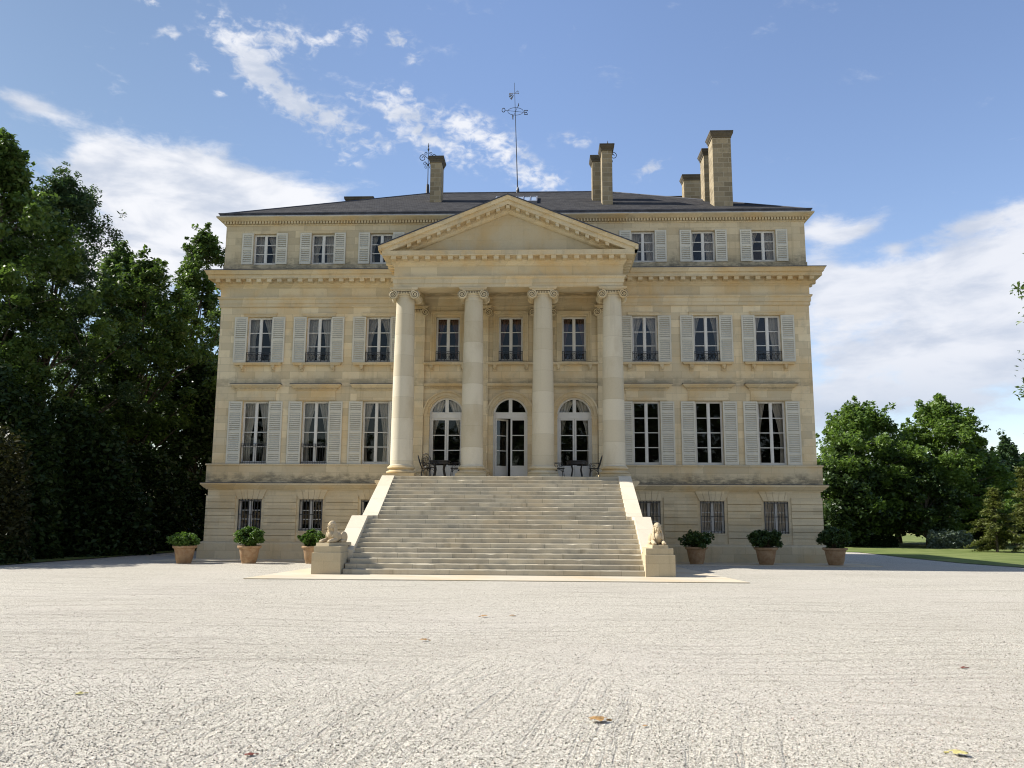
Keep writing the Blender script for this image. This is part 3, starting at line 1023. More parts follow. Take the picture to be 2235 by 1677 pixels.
for fx in (-4.92, 4.95):
    mb = MB()
    mb.lathe([(.12, RTOP - .15), (.10, RTOP + .1), (.075, RTOP + .5), (.05, RTOP + .53)], fx, RY, 10)
    mb.tube([(fx, RY, RTOP + .4), (fx, RY, 22.2)], [.028, .012], 8)
    mb.lathe([(.02, 21.75), (.055, 21.85), (.02, 21.98), (.035, 22.05), (.008, 22.24)], fx, RY, 8)
    mb.lathe([(.02, 20.85), (.065, 20.94), (.02, 21.03)], fx, RY, 8)
    for s in (-1, 1):
        mb.tube([(fx, RY, 21.6 - .28)] + spiral((fx + s * .30, RY, 21.36), .20, .04, 1.25, math.pi / 2 if s > 0 else math.pi / 2, -s), .02, 5)
        mb.tube(spiral((fx + s * .12, RY, 21.62), .10, .02, 1.2, -math.pi / 2, s), .016, 5)
        mb.tube([(fx, RY, 20.95)] + spiral((fx + s * .16, RY, 21.03), .11, .03, 1.1, math.pi / 2, -s), .016, 5)
        mb.tube(spiral((fx + s * .11, RY, 20.82), .09, .02, 1.1, math.pi / 2, -s), .014, 5)
    mb.build('finial', M['iron'], CH)

# ---------------------------------------------------------------- windows
def shutter_mesh(w, h, splits):
    mb = MB()
    st = .065
    y0, y1 = -.055, -.012
    mb.box(0, st, y0, y1, 0, h)
    mb.box(w - st, w, y0, y1, 0, h)
    zz = [0] + [s * h for s in splits] + [h]
    for i, z in enumerate(zz):
        hh = .075
        a = 0 if i == 0 else (h - hh if i == len(zz) - 1 else z - hh / 2)
        mb.box(st, w - st, y0 + .002, y1 - .002, a, a + hh)
    for i in range(len(zz) - 1):
        a = zz[i] + (.075 if i == 0 else .0375)
        b = zz[i + 1] - (.075 if i == len(zz) - 2 else .0375)
        n = max(2, round((b - a) / .092))
        p = (b - a) / n
        for k in range(n):
            z = a + p * k
            mb.hexa([(st, y0 + .004, z + .002), (w - st, y0 + .004, z + .002), (w - st, y1 - .004, z + p * .62), (st, y1 - .004, z + p * .62),
                     (st, y0 + .004, z + p * .42), (w - st, y0 + .004, z + p * .42), (w - st, y1 - .004, z + p * 1.0), (st, y1 - .004, z + p * 1.0)])
    for z in (h * .12, h * .5, h * .88):     # hinges
        mb.box(-.012, .05, y0 - .006, y0 + .001, z - .012, z + .012)
    return mb.mesh('shutter', M['shutter'])


def frame_mesh(w, h, rows, kick=0.0, fr=.05, mid=.075, y=RV - .09):
    mb = MB()
    y1 = y + .06
    mb.box(-w, -w + fr, y, y1, 0, h)
    mb.box(w - fr, w, y, y1, 0, h)
    mb.box(-w + fr, w - fr, y, y1, h - fr, h)
    mb.box(-w + fr, w - fr, y, y1, 0, fr + .02)
    s = .03
    for a, b in ((-w + fr, -mid / 2), (mid / 2, w - fr)):     # casement sashes
        mb.box(a, a + s, y - .015, y + .04, fr + .02, h - fr)
        mb.box(b - s, b, y - .015, y + .04, fr + .02, h - fr)
        mb.box(a + s, b - s, y - .013, y + .038, h - fr - s, h - fr)
        mb.box(a + s, b - s, y - .013, y + .038, fr + .02, fr + .02 + s + kick)
        z0, z1 = fr + .02 + s + kick, h - fr - s
        for k in range(1, rows):
            z = z0 + (z1 - z0) * k / rows
            mb.box(a + s, b - s, y - .008, y + .03, z - .016, z + .016)
    mb.box(-mid / 2 - .001, mid / 2 + .001, y - .03, y + .04, fr + .02, h - fr)
    return mb.mesh('window', M['white'])


def pane_mesh(w, h, fr=.055, y=RV - .075):
    mb = MB()
    mb.quad((-w + fr, y, fr), (w - fr, y, fr), (w - fr, y, h - fr), (-w + fr, y, h - fr))
    return mb.mesh('pane', M['glass'])


def curtain_mesh(w, h, side, seed, mat, top=.96, tie=.38, tz=.38, y=RV + .10):
    rnd = random.Random(seed)
    nx, nz = 40, 26
    vs = []
    ph = rnd.random() * 6
    for j in range(nz + 1):
        t = j / nz                     # 0 bottom, 1 top
        if t > tz:
            q = (t - tz) / (1 - tz)
            ww = tie + (top - tie) * q ** 1.5
        else:
            ww = tie + .10 * (1 - t / tz)
        for i in range(nx + 1):
            u = i / nx
            x = -w + u * w * ww
            yy = y + .028 * math.sin(u * 22 + ph + 1.2 * math.sin(t * 3)) + .012 * math.sin(u * 51 + ph * 2)
            vs.append((x * (1 if side < 0 else -1), yy, t * h))
    fs = [(j * (nx + 1) + i, j * (nx + 1) + i + 1, (j + 1) * (nx + 1) + i + 1, (j + 1) * (nx + 1) + i) for j in range(nz) for i in range(nx)]
    mb = MB()
    mb.add(vs, fs)
    return mb.mesh('curtain', mat, True)


def rail_mesh(w, h=.42, y=-.015):
    mb = MB()
    b = .011
    for z in (.03, h, h - .07):
        mb.box(-w, w, y - .012, y + .012, z - b, z + b)
    for x in (-w + .012, -w + .10, -.12, .12, w - .10, w - .012):
        mb.box(x - .009, x + .009, y - .009, y + .009, .0, h)
    for a, c in ((-w + .10, -.12), (.12, w - .10)):
        for k in range(2):
            p, q = a + (c - a) * k / 2, a + (c - a) * (k + 1) / 2
            mb.tube([(p, y, .03), (q, y, h - .07)], .008, 4)
            mb.tube([(q, y, .03), (p, y, h - .07)], .008, 4)
    mb.tube([(0, y, .03), (.10, y, h * .42), (0, y, h - .07), (-.10, y, h * .42)], .011, 4, True)
    mb.tube([(.05 * math.cos(a), y, h * .42 + .05 * math.sin(a)) for a in [k * math.pi / 6 for k in range(12)]], .008, 4, True)
    return mb.mesh('railing', M['iron'])


def picket_mesh(w, h=.85, y=.03):
    mb = MB()
    for z in (.05, h, h - .09):
        mb.box(-w, w, y - .012, y + .012, z - .012, z + .012)
    n = 11
    for k in range(n + 1):
        x = -w + .01 + (2 * w - .02) * k / n
        mb.box(x - .007, x + .007, y - .007, y + .007, .0, h)
    return mb.mesh('railing', M['iron'])


def grille_mesh(w, h, y=-.02):
    mb = MB()
    n = 8
    for k in range(n):
        x = -w + .02 + (2 * w - .04) * k / (n - 1)
        mb.box(x - .014, x + .014, y - .014, y + .014, .0, h)
    for z in (.06, h * .52, h - .06):
        mb.box(-w, w, y - .02, y - .005, z - .014, z + .014)
    return mb.mesh('grille', M['iron'])


def bracket_mesh():
    mb = MB()
    prof = [(.0, 8.13), (-.05, 8.12), (-.07, 8.16), (-.055, 8.21), (-.10, 8.24), (-.15, 8.30), (-.155, 8.36), (-.12, 8.395), (.0, 8.395)]
    n = len(prof)
    for x in (-.075, .075):
        mb.v += [(x, p[0], p[1]) for p in prof]
    mb.f += [tuple(range(n)), tuple(reversed(range(n, 2 * n)))]
    mb.f += [(i + n, (i + 1) % n + n, (i + 1) % n, i) for i in range(n)]
    mb.box(-.085, .085, -.165, .0, 8.375, 8.398)
    mb.box(-.022, .022, -.165, -.02, 8.2, 8.37)
    return mb.mesh('sill_bracket', M['trim'])


def sill_mesh(half):
    mb = MB()
    mb.sweep([(0, 8.398), (.16, 8.398), (.165, 8.42), (.19, 8.45), (.19, 8.50), (0, 8.525)], [(-half + .18, .0), (-half + .18, -.0001), (half - .18, -.0001), (half - .18, .0)])
    return mb.mesh('sill', M['trim'])


def hood_mesh():
    mb = MB()
    mb.box(-.86, .86, -.035, .0, 6.84, 7.27)
    mb.box(-.88, .88, -.06, -.0, 6.83, 6.87)
    prof = [(0, 7.27), (.05, 7.27), (.06, 7.30), (.06, 7.37), (.13, 7.375), (.15, 7.40), (.24, 7.48), (.25, 7.49), (.25, 7.53), (0, 7.56)]
    mb.sweep(prof, [(-.86, .0), (-.86, -.02), (.86, -.02), (.86, .0)])
    n = 30
    for k in range(n):
        x = -.86 + 1.72 * (k + .5) / n
        mb.box(x - .017, x + .017, -.12, -.075, 7.315, 7.37)
    me = mb.mesh('hood', M['trim'])
    me.materials.append(M['dark_lead'])
    n0 = len(me.polygons)
    m2 = MB()
    m2.sweep([(0, 7.565), (.255, 7.533), (.262, 7.536), (.262, 7.556), (0, 7.585)], [(-.86, .0), (-.86, -.02), (.86, -.02), (.86, .0)])
    global HOOD_CAP
    HOOD_CAP = m2.mesh('hood_flashing', M['dark_lead'])
    return me


def lintel_mesh(half=.70, z0=10.605, z1=10.755):
    mb = MB()
    mb.sweep([(0, z0), (.035, z0), (.035, z1 - .05), (.06, z1 - .04), (.06, z1), (0, z1)], [(-half, .02), (-half, 0), (half, 0), (half, .02)])
    return mb.mesh('lintel', M['trim'])


ME = {}
ME['sh_a'] = shutter_mesh(.51, 1.46, (.49,))
ME['sh_f'] = shutter_mesh(.575, 2.05, (.49,))
ME['sh_g'] = shutter_mesh(.60, 2.72, (.165, .50, .83))
ME['fr_a'], ME['pa_a'] = frame_mesh(.53, 1.43, 3), pane_mesh(.53, 1.43)
ME['fr_f'], ME['pa_f'] = frame_mesh(.56, 2.05, 3), pane_mesh(.56, 2.05)
ME['fr_l'], ME['pa_l'] = frame_mesh(.53, 1.99, 3), pane_mesh(.53, 1.99)
ME['fr_g'], ME['pa_g'] = frame_mesh(.59, 2.73, 4), pane_mesh(.59, 2.73)
ME['fr_b'], ME['pa_b'] = frame_mesh(.5, 1.32, 3, y=RV - .12), pane_mesh(.5, 1.32, y=RV - .10)
ME['rail'] = rail_mesh(.56)
ME['rail_l'] = rail_mesh(.53)
ME['picket'] = picket_mesh(.59)
ME['grille'] = grille_mesh(.5, 1.32)
ME['bracket'] = bracket_mesh()
ME['sill'] = sill_mesh(1.06)
ME['hood'] = hood_mesh()
ME['lintel'] = lintel_mesh()
ME['hoodcap'] = HOOD_CAP
CUV = {'a': ((.98, .62, .1), (.98, .45, .3), (.99, .80, .1), (.7, .25, .4)), 'f': ((.92, .30, .34), (.98, .55, .2), (.6, .2, .4), (.99, .42, .5)),
       'g': ((.92, .30, .34), (.98, .5, .25), (.97, .38, .45), (.7, .22, .36)), 'l': ((.92, .30, .34), (.96, .42, .5), (.8, .26, .3), (.92, .3, .4))}
for key, w, h, mat in (('a', .53, 1.4, 'curtain'), ('f', .56, 2.0, 'curtain'), ('g', .59, 2.68, 'curtain'), ('l', .53, 1.95, 'curtain_red')):
    for s in (-1, 1):
        for vi, va in enumerate(CUV[key]):
            ME['cu_%s%d_%d' % (key, s, vi)] = curtain_mesh(w, h, s, 5 + len(ME), M[mat], *va)
WR = random.Random(12)
ME['cu_b'] = curtain_mesh(.5, 1.28, -1, 77, M['curtain'], 1.96, 1.96, .5)


def window(key, x, y, z0, shutters=None, extra=(), curtains=(-1, 1), cz=0.0):
    w = link_mesh('window', ME['fr_' + key], CH, (x, y, z0))
    link_mesh('pane', ME['pa_' + key], w, (0, 0, 0))
    if shutters:
        hw, sw = shutters
        for s in (-1, 1):
            o = link_mesh('shutter', ME['sh_' + key], w, (s * hw - (sw if s > 0 else 0), 0, -.01))
            if s > 0:
                o.scale.x = 1
    for c in curtains:
        link_mesh('curtain', ME['cu_%s%d_%d' % (key, c, WR.randrange(4))], w, (0, WR.uniform(-.02, .05), .03))
    for nm, key2, loc in extra:
        link_mesh(nm, ME[key2], w, loc)
    return w


for s in (-1, 1):
    for i, x0 in enumerate(WX):
        x = s * x0
        window('a', x, AY, 13.05, (1.039, .51))
        zf = 8.54
        ex = [('railing', 'rail', (0, 0, .01)), ('sill', 'sill', (0, 0, -zf)), ('lintel', 'lintel', (0, 0, -zf))]
        ex += [('sill_bracket', 'bracket', (q, 0, -zf)) for q in (-.69, .69)]
        window('f', x, 0, zf, (1.136, .575), ex)
        zg = 4.075
        ex = [('hood', 'hood', (0, 0, -zg)), ('hood_flashing', 'hoodcap', (0, 0, -zg))]
        if s < 0 and i > 0:
            ex.append(('railing', 'picket', (0, 0, .0)))
        window('g', x, 0, zg, (1.194, .60), ex, (-1, 1) if (s < 0 or i == 2) else ())
        w = link_mesh('window', ME['fr_b'], CH, (x, -.07, 1.21))
        link_mesh('pane', ME['pa_b'], w, (0, 0, 0))
        link_mesh('grille', ME['grille'], w, (0, 0, 0))
        if s > 0:
            link_mesh('curtain', ME['cu_b'], w, (0, 0, .02))
# dark rooms behind the glass
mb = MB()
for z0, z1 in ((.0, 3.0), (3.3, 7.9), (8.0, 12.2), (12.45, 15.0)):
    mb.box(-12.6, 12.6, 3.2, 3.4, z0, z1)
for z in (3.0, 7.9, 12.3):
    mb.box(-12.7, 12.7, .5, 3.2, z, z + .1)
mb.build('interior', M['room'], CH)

# ---- loggia: arched windows, door, surrounds, pilasters
mb = MB()
for x in (-BAY, 0, BAY):
    n = 28
    for (ra, rb, ya, yb) in ((ARC_R + .0, ARC_R + .08, -.035, .02), (ARC_R + .08, ARC_R + .22, -.085, .02), (ARC_R + .22, ARC_R + .29, -.14, .02)):
        for k in range(n):
            a, b = math.pi * k / n, math.pi * (k + 1) / n
            p = lambda r, t, y: (x - r * math.cos(t), y, ARC_Z + r * math.sin(t))
            mb.hexa([p(ra, a, ya), p(ra, b, ya), p(ra, b, yb), p(ra, a, yb), p(rb, a, ya), p(rb, b, ya), p(rb, b, yb), p(rb, a, yb)])
    for s in (-1, 1):
        a, b = sorted((x + s * ARC_R, x + s * (ARC_R + .25)))
        mb.box(a, b, -.05, .01, 3.38, 6.02)
        mb.box(a - .012, b + .012, -.075, .01, 6.02, 6.07)
        mb.box(a - .02, b + .02, -.09, .01, 6.15, 6.218)
        mb.box(a - .002, b + .002, -.06, .01, 6.07, 6.15)
    # moulded surround of the window above
    for (o, t_, yy) in ((.0, .08, -.035), (.08, .09, -.08), (.17, .06, -.125)):
        i0, o0 = .53 + o, .53 + o + t_
        mb.box(x - o0, x - i0, yy, .01, 8.53, 10.56 + o)
        mb.box(x + i0, x + o0, yy, .01, 8.53, 10.56 + o)
        mb.box(x - o0, x + o0, yy, .01, 10.56 + o, 10.56 + o + t_)
for a, b in ((-3.77, -1.83), (-1.0, 1.0), (1.83, 3.77)):
    mb.sweep([(0, 7.34), (.04, 7.34), (.04, 7.44), (.13, 7.45), (.19, 7.51), (.20, 7.56), (0, 7.58)], [(a, -.001), (b, -.001)])
    n = int((b - a) / .07)
    for k in range(n):
        x = a + (b - a) * (k + .5) / n
        mb.box(x - .02, x + .02, -.1, -.03, 7.375, 7.44)
mb.build('loggia_trim', M['trim'], CH)
lsill = sill_mesh(1.05)
for x in (-BAY, 0, BAY):
    zl = 8.575
    ex = [('railing', 'rail_l', (0, 0, .0)), ('sill', 'sill', (0, 0, -zl))] + [('sill_bracket', 'bracket', (q, 0, -zl)) for q in (-.69, .69)]
    window('l', x, 0, zl, None, ex)


def arch_frame(door):
    mb = MB()
    y0, y1 = RV - .10, RV - .03
    n = 24
    r0, r1 = ARC_R - .075, ARC_R
    zt = 6.34 - 3.38
    zs_ = ARC_Z - 3.38
    for k in range(n):
        a, b = math.pi * k / n, math.pi * (k + 1) / n
        p = lambda r, t, y: (-r * math.cos(t), y, zs_ + r * math.sin(t))
        mb.hexa([p(r0, a, y0), p(r0, b, y0), p(r0, b, y1), p(r0, a, y1), p(r1, a, y0), p(r1, b, y0), p(r1, b, y1), p(r1, a, y1)])
    for s in (-1, 1):
        a, b = sorted((s * r0, s * r1))
        mb.box(a, b, y0, y1, 0, zs_)
    mb.box(-r0, r0, y0 - .01, y1, 6.06 - 3.38, 6.12 - 3.38)
    mb.box(-r0, r0, y0 - .005, y1 - .002, 6.12 - 3.38, 6.27 - 3.38)
    mb.box(-r0, r0, y0 - .02, y1, 6.27 - 3.38, 6.33 - 3.38)
    mb.box(-.075, .075, y0 - .005, y1 - .004, 6.33 - 3.38, zs_ + r0 + .01)
    return mb


def leaf_door_mesh(w, h, kick, rows=3, mat='white'):
    """one leaf hinged at x = 0, spanning to x = w"""
    mb = MB()
    s = .075
    mb.box(0, s, -.025, .025, 0, h)
    mb.box(w - s, w, -.025, .025, 0, h)
    mb.box(s, w - s, -.023, .023, h - s, h)
    mb.box(s, w - s, -.023, .023, 0, .09)
    mb.box(s, w - s, -.023, .023, kick, kick + .06)
    mb.box(s, w - s, -.012, .012, .09, kick)
    z0, z1 = kick + .06, h - s
    for k in range(1, rows):
        z = z0 + (z1 - z0) * k / rows
        mb.box(s, w - s, -.016, .016, z - .018, z + .018)
    return mb.mesh('door_leaf', M['white'])


lm = leaf_door_mesh(.665, 2.66, .56)
gm = MB()
gm.quad((.075, .0, .6), (.59, .0, .6), (.59, .0, 2.6), (.075, .0, 2.6))
gm = gm.mesh('pane', M['glass'])
am = MB()
n = 24
pts = [(-.67 * math.cos(math.pi * k / n), RV - .065, ARC_Z - 3.38 + .67 * math.sin(math.pi * k / n)) for k in range(n + 1)]
pts += [(.67, RV - .065, 6.33 - 3.38), (-.67, RV - .065, 6.33 - 3.38)]
am.add(pts, [tuple(range(len(pts)))])
am = am.mesh('fanlight_pane', M['glass'])
ME['cu_x-1'] = curtain_mesh(.67, 3.45, -1, 31, M['curtain'], .95, .16, .48)
ME['cu_x1'] = curtain_mesh(.67, 3.45, 1, 37, M['curtain'], .95, .16, .48)
for x in (-BAY, 0, BAY):
    w = arch_frame(x == 0).build('entrance_door' if x == 0 else 'arched_window', M['white'], CH, loc=(x, 0, 3.38))
    link_mesh('fanlight_pane', am, w, (0, 0, 0))
    l1 = link_mesh('door_leaf', lm, w, (-.67, RV - .06, .02), R(36) if x == 0 else 0)
    l2 = link_mesh('door_leaf', lm, w, (.67, RV - .06, .02), math.pi)
    for (xx, rr) in ((-.67, R(36) if x == 0 else 0), (.67, math.pi)):
        link_mesh('pane', gm, w, (xx, RV - .06, .02), rr)
    if x:
        for s in (-1, 1):
            link_mesh('curtain', ME['cu_x%d' % s], w, (0, 0, .02))


# ---- Ionic columns
def volute_cap(flat=False):
    mb = MB()
    mb.box(-.56, .56, -.50 if not flat else -.16, .50 if not flat else .0, 10.955, 11.02)
    mb.box(-.53, .53, -.47 if not flat else -.13, .47 if not flat else .0, 10.925, 10.957)
    yf = -.46 if not flat else -.11
    yb = .46 if not flat else .0
    mb.box(-.44, .44, yf + .05, yb - (.05 if not flat else 0), 10.775, 10.93)
    for s in (-1, 1):
        cx, cz_ = s * .44, 10.735
        # bolster: waisted roll
        if not flat:
            ring = [(yf + .035, .175), (yf + .035, .19), (yf + .07, .195), (yf + .09, .165), (-.1, .125), (0, .12), (.1, .125), (yb - .09, .165), (yb - .07, .195), (yb - .035, .19), (yb - .035, .175)]
        else:
            ring = [(yf + .03, .175), (yf + .03, .19), (yf + .07, .19), (yb, .17)]
        b = len(mb.v)
        n = 20
        for (yy, r) in ring:
            for i in range(n):
                a = 2 * math.pi * i / n
                mb.v.append((cx + r * math.cos(a), yy, cz_ + r * math.sin(a)))
        for k in range(len(ring) - 1):
            for i in range(n):
                j = (i + 1) % n
                mb.f.append((b + k * n + i, b + k * n + j, b + (k + 1) * n + j, b + (k + 1) * n + i))
        mb.f.append(tuple(b + i for i in reversed(range(n))))
        mb.f.append(tuple(b + (len(ring) - 1) * n + i for i in range(n)))
        for yy in ((yf,) if flat else (yf, yb)):
            pts = spiral((cx, yy, cz_), .180, .03, 2.1, math.pi / 2, s, 44)
            mb.tube(pts, [.034 - .017 * k / 44 for k in range(45)], 6)
            mb.ellipsoid((cx, yy, cz_), (.035, .03, .035), 8, 6)
    for yy in ((yf,) if flat else (yf, yb)):
        mb.tube([(-.44, yy, 10.918), (0, yy, 10.905), (.44, yy, 10.918)], .024, 6)
        for k in range(5):
            x = -.22 + .11 * k
            mb.ellipsoid((x, yy + .03, 10.815), (.036, .045, .055), 8, 6)
            mb.tube([(x - .055, yy + .03, 10.86), (x - .055, yy + .03, 10.76)], .009, 4)
        mb.tube([(-.27, yy + .05, 10.755), (.27, yy + .05, 10.755)], .018, 6)
    return mb


def shaft_prof():
    out = []
    z0, z1 = 3.86, 10.66
    for k in range(15):
        t = k / 14
        r = .448 - .082 * t ** 1.7
        out.append((r, z0 + (z1 - z0) * t))
    out = [(.49, 3.82), (.485, 3.84)] + out + [(.385, 10.665), (.40, 10.69), (.385, 10.715), (.40, 10.73), (.46, 10.78)]
    return out


base_prof = [(.50, 3.51), (.565, 3.515), (.60, 3.55), (.60, 3.585), (.565, 3.62), (.52, 3.625), (.485, 3.65), (.475, 3.68), (.50, 3.705), (.53, 3.71), (.55, 3.735), (.55, 3.765), (.53, 3.795), (.49, 3.81), (.48, 3.83)]
mb = MB(); mb.lathe(shaft_prof(), n=40); me_shaft = mb.mesh('column', M['column'], True)
mb = MB(); mb.lathe(base_prof, n=40); mb.box(-.60, .60, -.60, .60, 3.37, 3.515); me_base = mb.mesh('column_base', M['trim'], True)
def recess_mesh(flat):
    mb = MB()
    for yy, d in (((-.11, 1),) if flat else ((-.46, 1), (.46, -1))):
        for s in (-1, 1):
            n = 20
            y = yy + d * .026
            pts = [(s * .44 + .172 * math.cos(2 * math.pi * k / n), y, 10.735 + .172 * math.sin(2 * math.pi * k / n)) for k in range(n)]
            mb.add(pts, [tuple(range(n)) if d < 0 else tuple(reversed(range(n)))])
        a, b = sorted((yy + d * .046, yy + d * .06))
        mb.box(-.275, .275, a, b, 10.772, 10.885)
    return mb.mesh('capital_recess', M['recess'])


me_rec, me_frec = recess_mesh(False), recess_mesh(True)
me_cap = volute_cap().mesh('capital', M['trim'], True)
me_fcap = volute_cap(True).mesh('pilaster_capital', M['trim'], True)
CX = (-4.215, -1.405, 1.42, 4.225)
CY = -2.75
for x in CX:
    c = link_mesh('column', me_shaft, CH, (x, CY, 0))
    link_mesh('column_base', me_base, c, (0, 0, 0))
    link_mesh('capital', me_cap, c, (0, 0, 0))
    link_mesh('capital_recess', me_rec, c, (0, 0, 0))
mb = MB()
mb.box(-.42, .42, -.13, .0, 3.84, 10.70)
mb.box(-.44, .44, -.145, .0, 10.70, 10.76)
pil = mb.mesh('pilaster', M['stone'])
mb = MB()
mb.sweep([(0, 3.38), (.17, 3.38), (.17, 3.5), (.15, 3.51), (.16, 3.56), (.13, 3.6), (.10, 3.62), (.10, 3.68), (.12, 3.70), (.12, 3.76), (.05, 3.84), (0, 3.84)], [(-.42, .1), (-.42, -.13), (.42, -.13), (.42, .1)])
pbase = mb.mesh('pilaster_base', M['trim'])
for x in CX:
    p = link_mesh('pilaster', pil, CH, (x * .997, 0, 0))
    link_mesh('pilaster_base', pbase, p, (0, 0, 0))
    link_mesh('pilaster_capital', me_fcap, p, (0, -.115, 0))
    link_mesh('capital_recess', me_frec, p, (0, -.115, 0))

# ---- portico entablature, pediment, ceiling
PX, PYF = 4.60, -3.14
mb = MB()
ent2 = ENT[:18] + [(.485, 12.445), (-.1, 12.455)]
ppath = [(-PX, -.04), (-PX, PYF), (PX, PYF), (PX, -.04)]
mb.sweep(ent2, ppath)
modillions(mb, [((-PX - .02, PYF), (PX + .02, PYF), 0, -1), ((-PX, -.7), (-PX, PYF + .35), -1, 0), ((PX, PYF + .35), (PX, -.7), 1, 0)])
# beam inner faces and soffits
mb.box(-PX + .05, PX - .05, PYF + .05, PYF + .80, 11.034, 11.5)
for a, b in ((-PX + .05, -PX + .80), (PX - .80, PX - .05)):
    mb.box(a, b, PYF + .80, -.04, 11.034, 11.5)
for x in (CX[1], CX[2]):
    mb.box(x - .38, x + .38, PYF + .8, -.04, 11.05, 11.5)
mb.box(-PX + .06, PX - .06, PYF + .06, -.04, 11.47, 11.9)
mb.build('portico_entablature', M['trim'], CH)
TIPX, TIPZ, APZ = 5.22, 12.60, 14.72
SL = (APZ - TIPZ) / TIPX
rprof = [(.62, 0), (.62, -.03), (.60, -.035), (.565, -.12), (.56, -.155), (.48, -.16), (.48, -.34), (.19, -.345), (.19, -.47), (.16, -.49), (.14, -.55), (.07, -.60), (-.02, -.60), (-.02, 0)]
mb = MB()
for s in (-1, 1):
    xs_ = [0.0, .4, 1, 2, 3, 3.6, 4.0, 4.2, 4.4, 4.6, 4.8, 5.0, 5.15, TIPX]
    secs = []
    for x in xs_:
        top = APZ - SL * x
        secs.append([(s * x, PYF - o, max(top + dz, 12.43)) for (o, dz) in rprof])
    b = len(mb.v)
    n = len(rprof)
    for q in secs: mb.v += q
    for k in range(len(secs) - 1):
        for i in range(n):
            j = (i + 1) % n
            fc = (b + k * n + i, b + (k + 1) * n + i, b + (k + 1) * n + j, b + k * n + j)
            mb.f.append(fc if s > 0 else fc[::-1])
    mb.f.append(tuple(b + (len(secs) - 1) * n + i for i in range(n)))
    for k in range(0, 11):        # brackets under the raking soffit
        x = .40 * k
        if k == 0 and s < 0: continue
        w = .075
        zt = lambda xx: APZ - SL * abs(xx) - .343
        xa, xb = (x - w, x + w)
        p = []
        for z_off in (-.125, .0):
            for (xx, o) in ((xa, .45), (xb, .45), (xb, .17), (xa, .17)):
                p.append((s * xx, PYF - o, zt(xx if k else abs(xx)) + z_off))
        if s < 0: p = [p[1], p[0], p[3], p[2], p[5], p[4], p[7], p[6]]
        mb.hexa(p)
# gutter edge running back along the sides
for s in (-1, 1):
    a, b = sorted((s * (TIPX - .12), s * TIPX))
    mb.hexa([(a if s > 0 else b - .02, PYF - .6, 12.43), (b if s > 0 else b, PYF - .6, 12.43), (b, -.05, 12.43), (a, -.05, 12.43), (a, PYF - .6, TIPZ - .004), (b, PYF - .6, TIPZ - .004), (b, -.05, TIPZ - .004), (a, -.05, TIPZ - .004)])
ped = mb.build('pediment', M['trim'], CH)
mb = MB()
mb.add([(-4.9, PYF + .0, 12.40), (4.9, PYF + .0, 12.40), (0, PYF + .0, 14.45)], [(0, 1, 2)])
mb.build('tympanum', M['tymp'], ped)
mb = MB()
for s in (-1, 1):
    a, t_ = (s * (TIPX + .02), TIPZ - .004), (0, APZ + .006)
    p = [(a[0], PYF - .64, a[1]), (t_[0], PYF - .64, t_[1]), (t_[0], .3, t_[1]), (a[0], .3, a[1])]
    q = [(v[0], v[1], v[2] + .045) for v in p]
    mb.add(p + q, [(0, 1, 2, 3), (7, 6, 5, 4), (0, 4, 5, 1), (1, 5, 6, 2), (2, 6, 7, 3), (3, 7, 4, 0)])
mb.build('pediment_roof', M['dark_lead'], ped)

# ---- terrace and staircase
mb = MB()
mb.box(-4.78, 4.78, -3.55, -.02, -.2, 3.235)
mb.box(-4.76, 4.76, -3.62, -.02, 3.235, 3.378)
mb.build('terrace', M['base'], CH)
Z0, ZT = .17, 3.38
RISE = (ZT - Z0) / 22
TR = .285
YT = -3.95
ZL = Z0 + 11 * RISE
YU0 = YT - 10 * TR         # riser face of the lowest upper step
YL0 = YU0 - .9             # riser face of the landing
stair = empty('staircase')
stair.parent = CH
steps = []


def step(half, y0, y1, z0, z1, seed):
    rnd = random.Random(seed)
    mb = MB()
    # nosing edge worn: subdivide along x with small chips
    n = 46
    xs = np.linspace(-half, half, n + 1)
    ch = [rnd.gauss(0, .003) + (rnd.random() < .06) * rnd.uniform(.008, .028) for _ in xs]
    c = [.016 + abs(a) for a in ch]
    b = len(mb.v)
    for x, k in zip(xs, c):
        mb.v += [(x, y0, z0), (x, y0, z1 - k), (x, y0 + k * 1.1, z1), (x, y1, z1), (x, y1, z0)]
    for i in range(n):
        for j in range(5):
            j2 = (j + 1) % 5
            mb.f.append((b + i * 5 + j, b + (i + 1) * 5 + j, b + (i + 1) * 5 + j2, b + i * 5 + j2))
    mb.f.append(tuple(b + j for j in range(5)))
    mb.f.append(tuple(b + n * 5 + j for j in reversed(range(5))))
    return mb.build('step', M['step'], stair)


for k in range(11):
    y0 = YL0 - (10 - k) * TR
    step(4.475 if k > 1 else 4.55, y0, y0 + TR + .04 if k < 10 else YU0 + .3, Z0 + RISE * k - (.1 if k == 0 else .004), Z0 + RISE * (k + 1), 100 + k)
for k in range(11):
    y0 = YU0 + k * TR
    step(4.30, y0, y0 + TR + .04 if k < 10 else -3.2, ZL + RISE * k - .004, ZL + RISE * (k + 1) - (0 if k < 10 else 0), 200 + k)
NOSE = lambda y: None


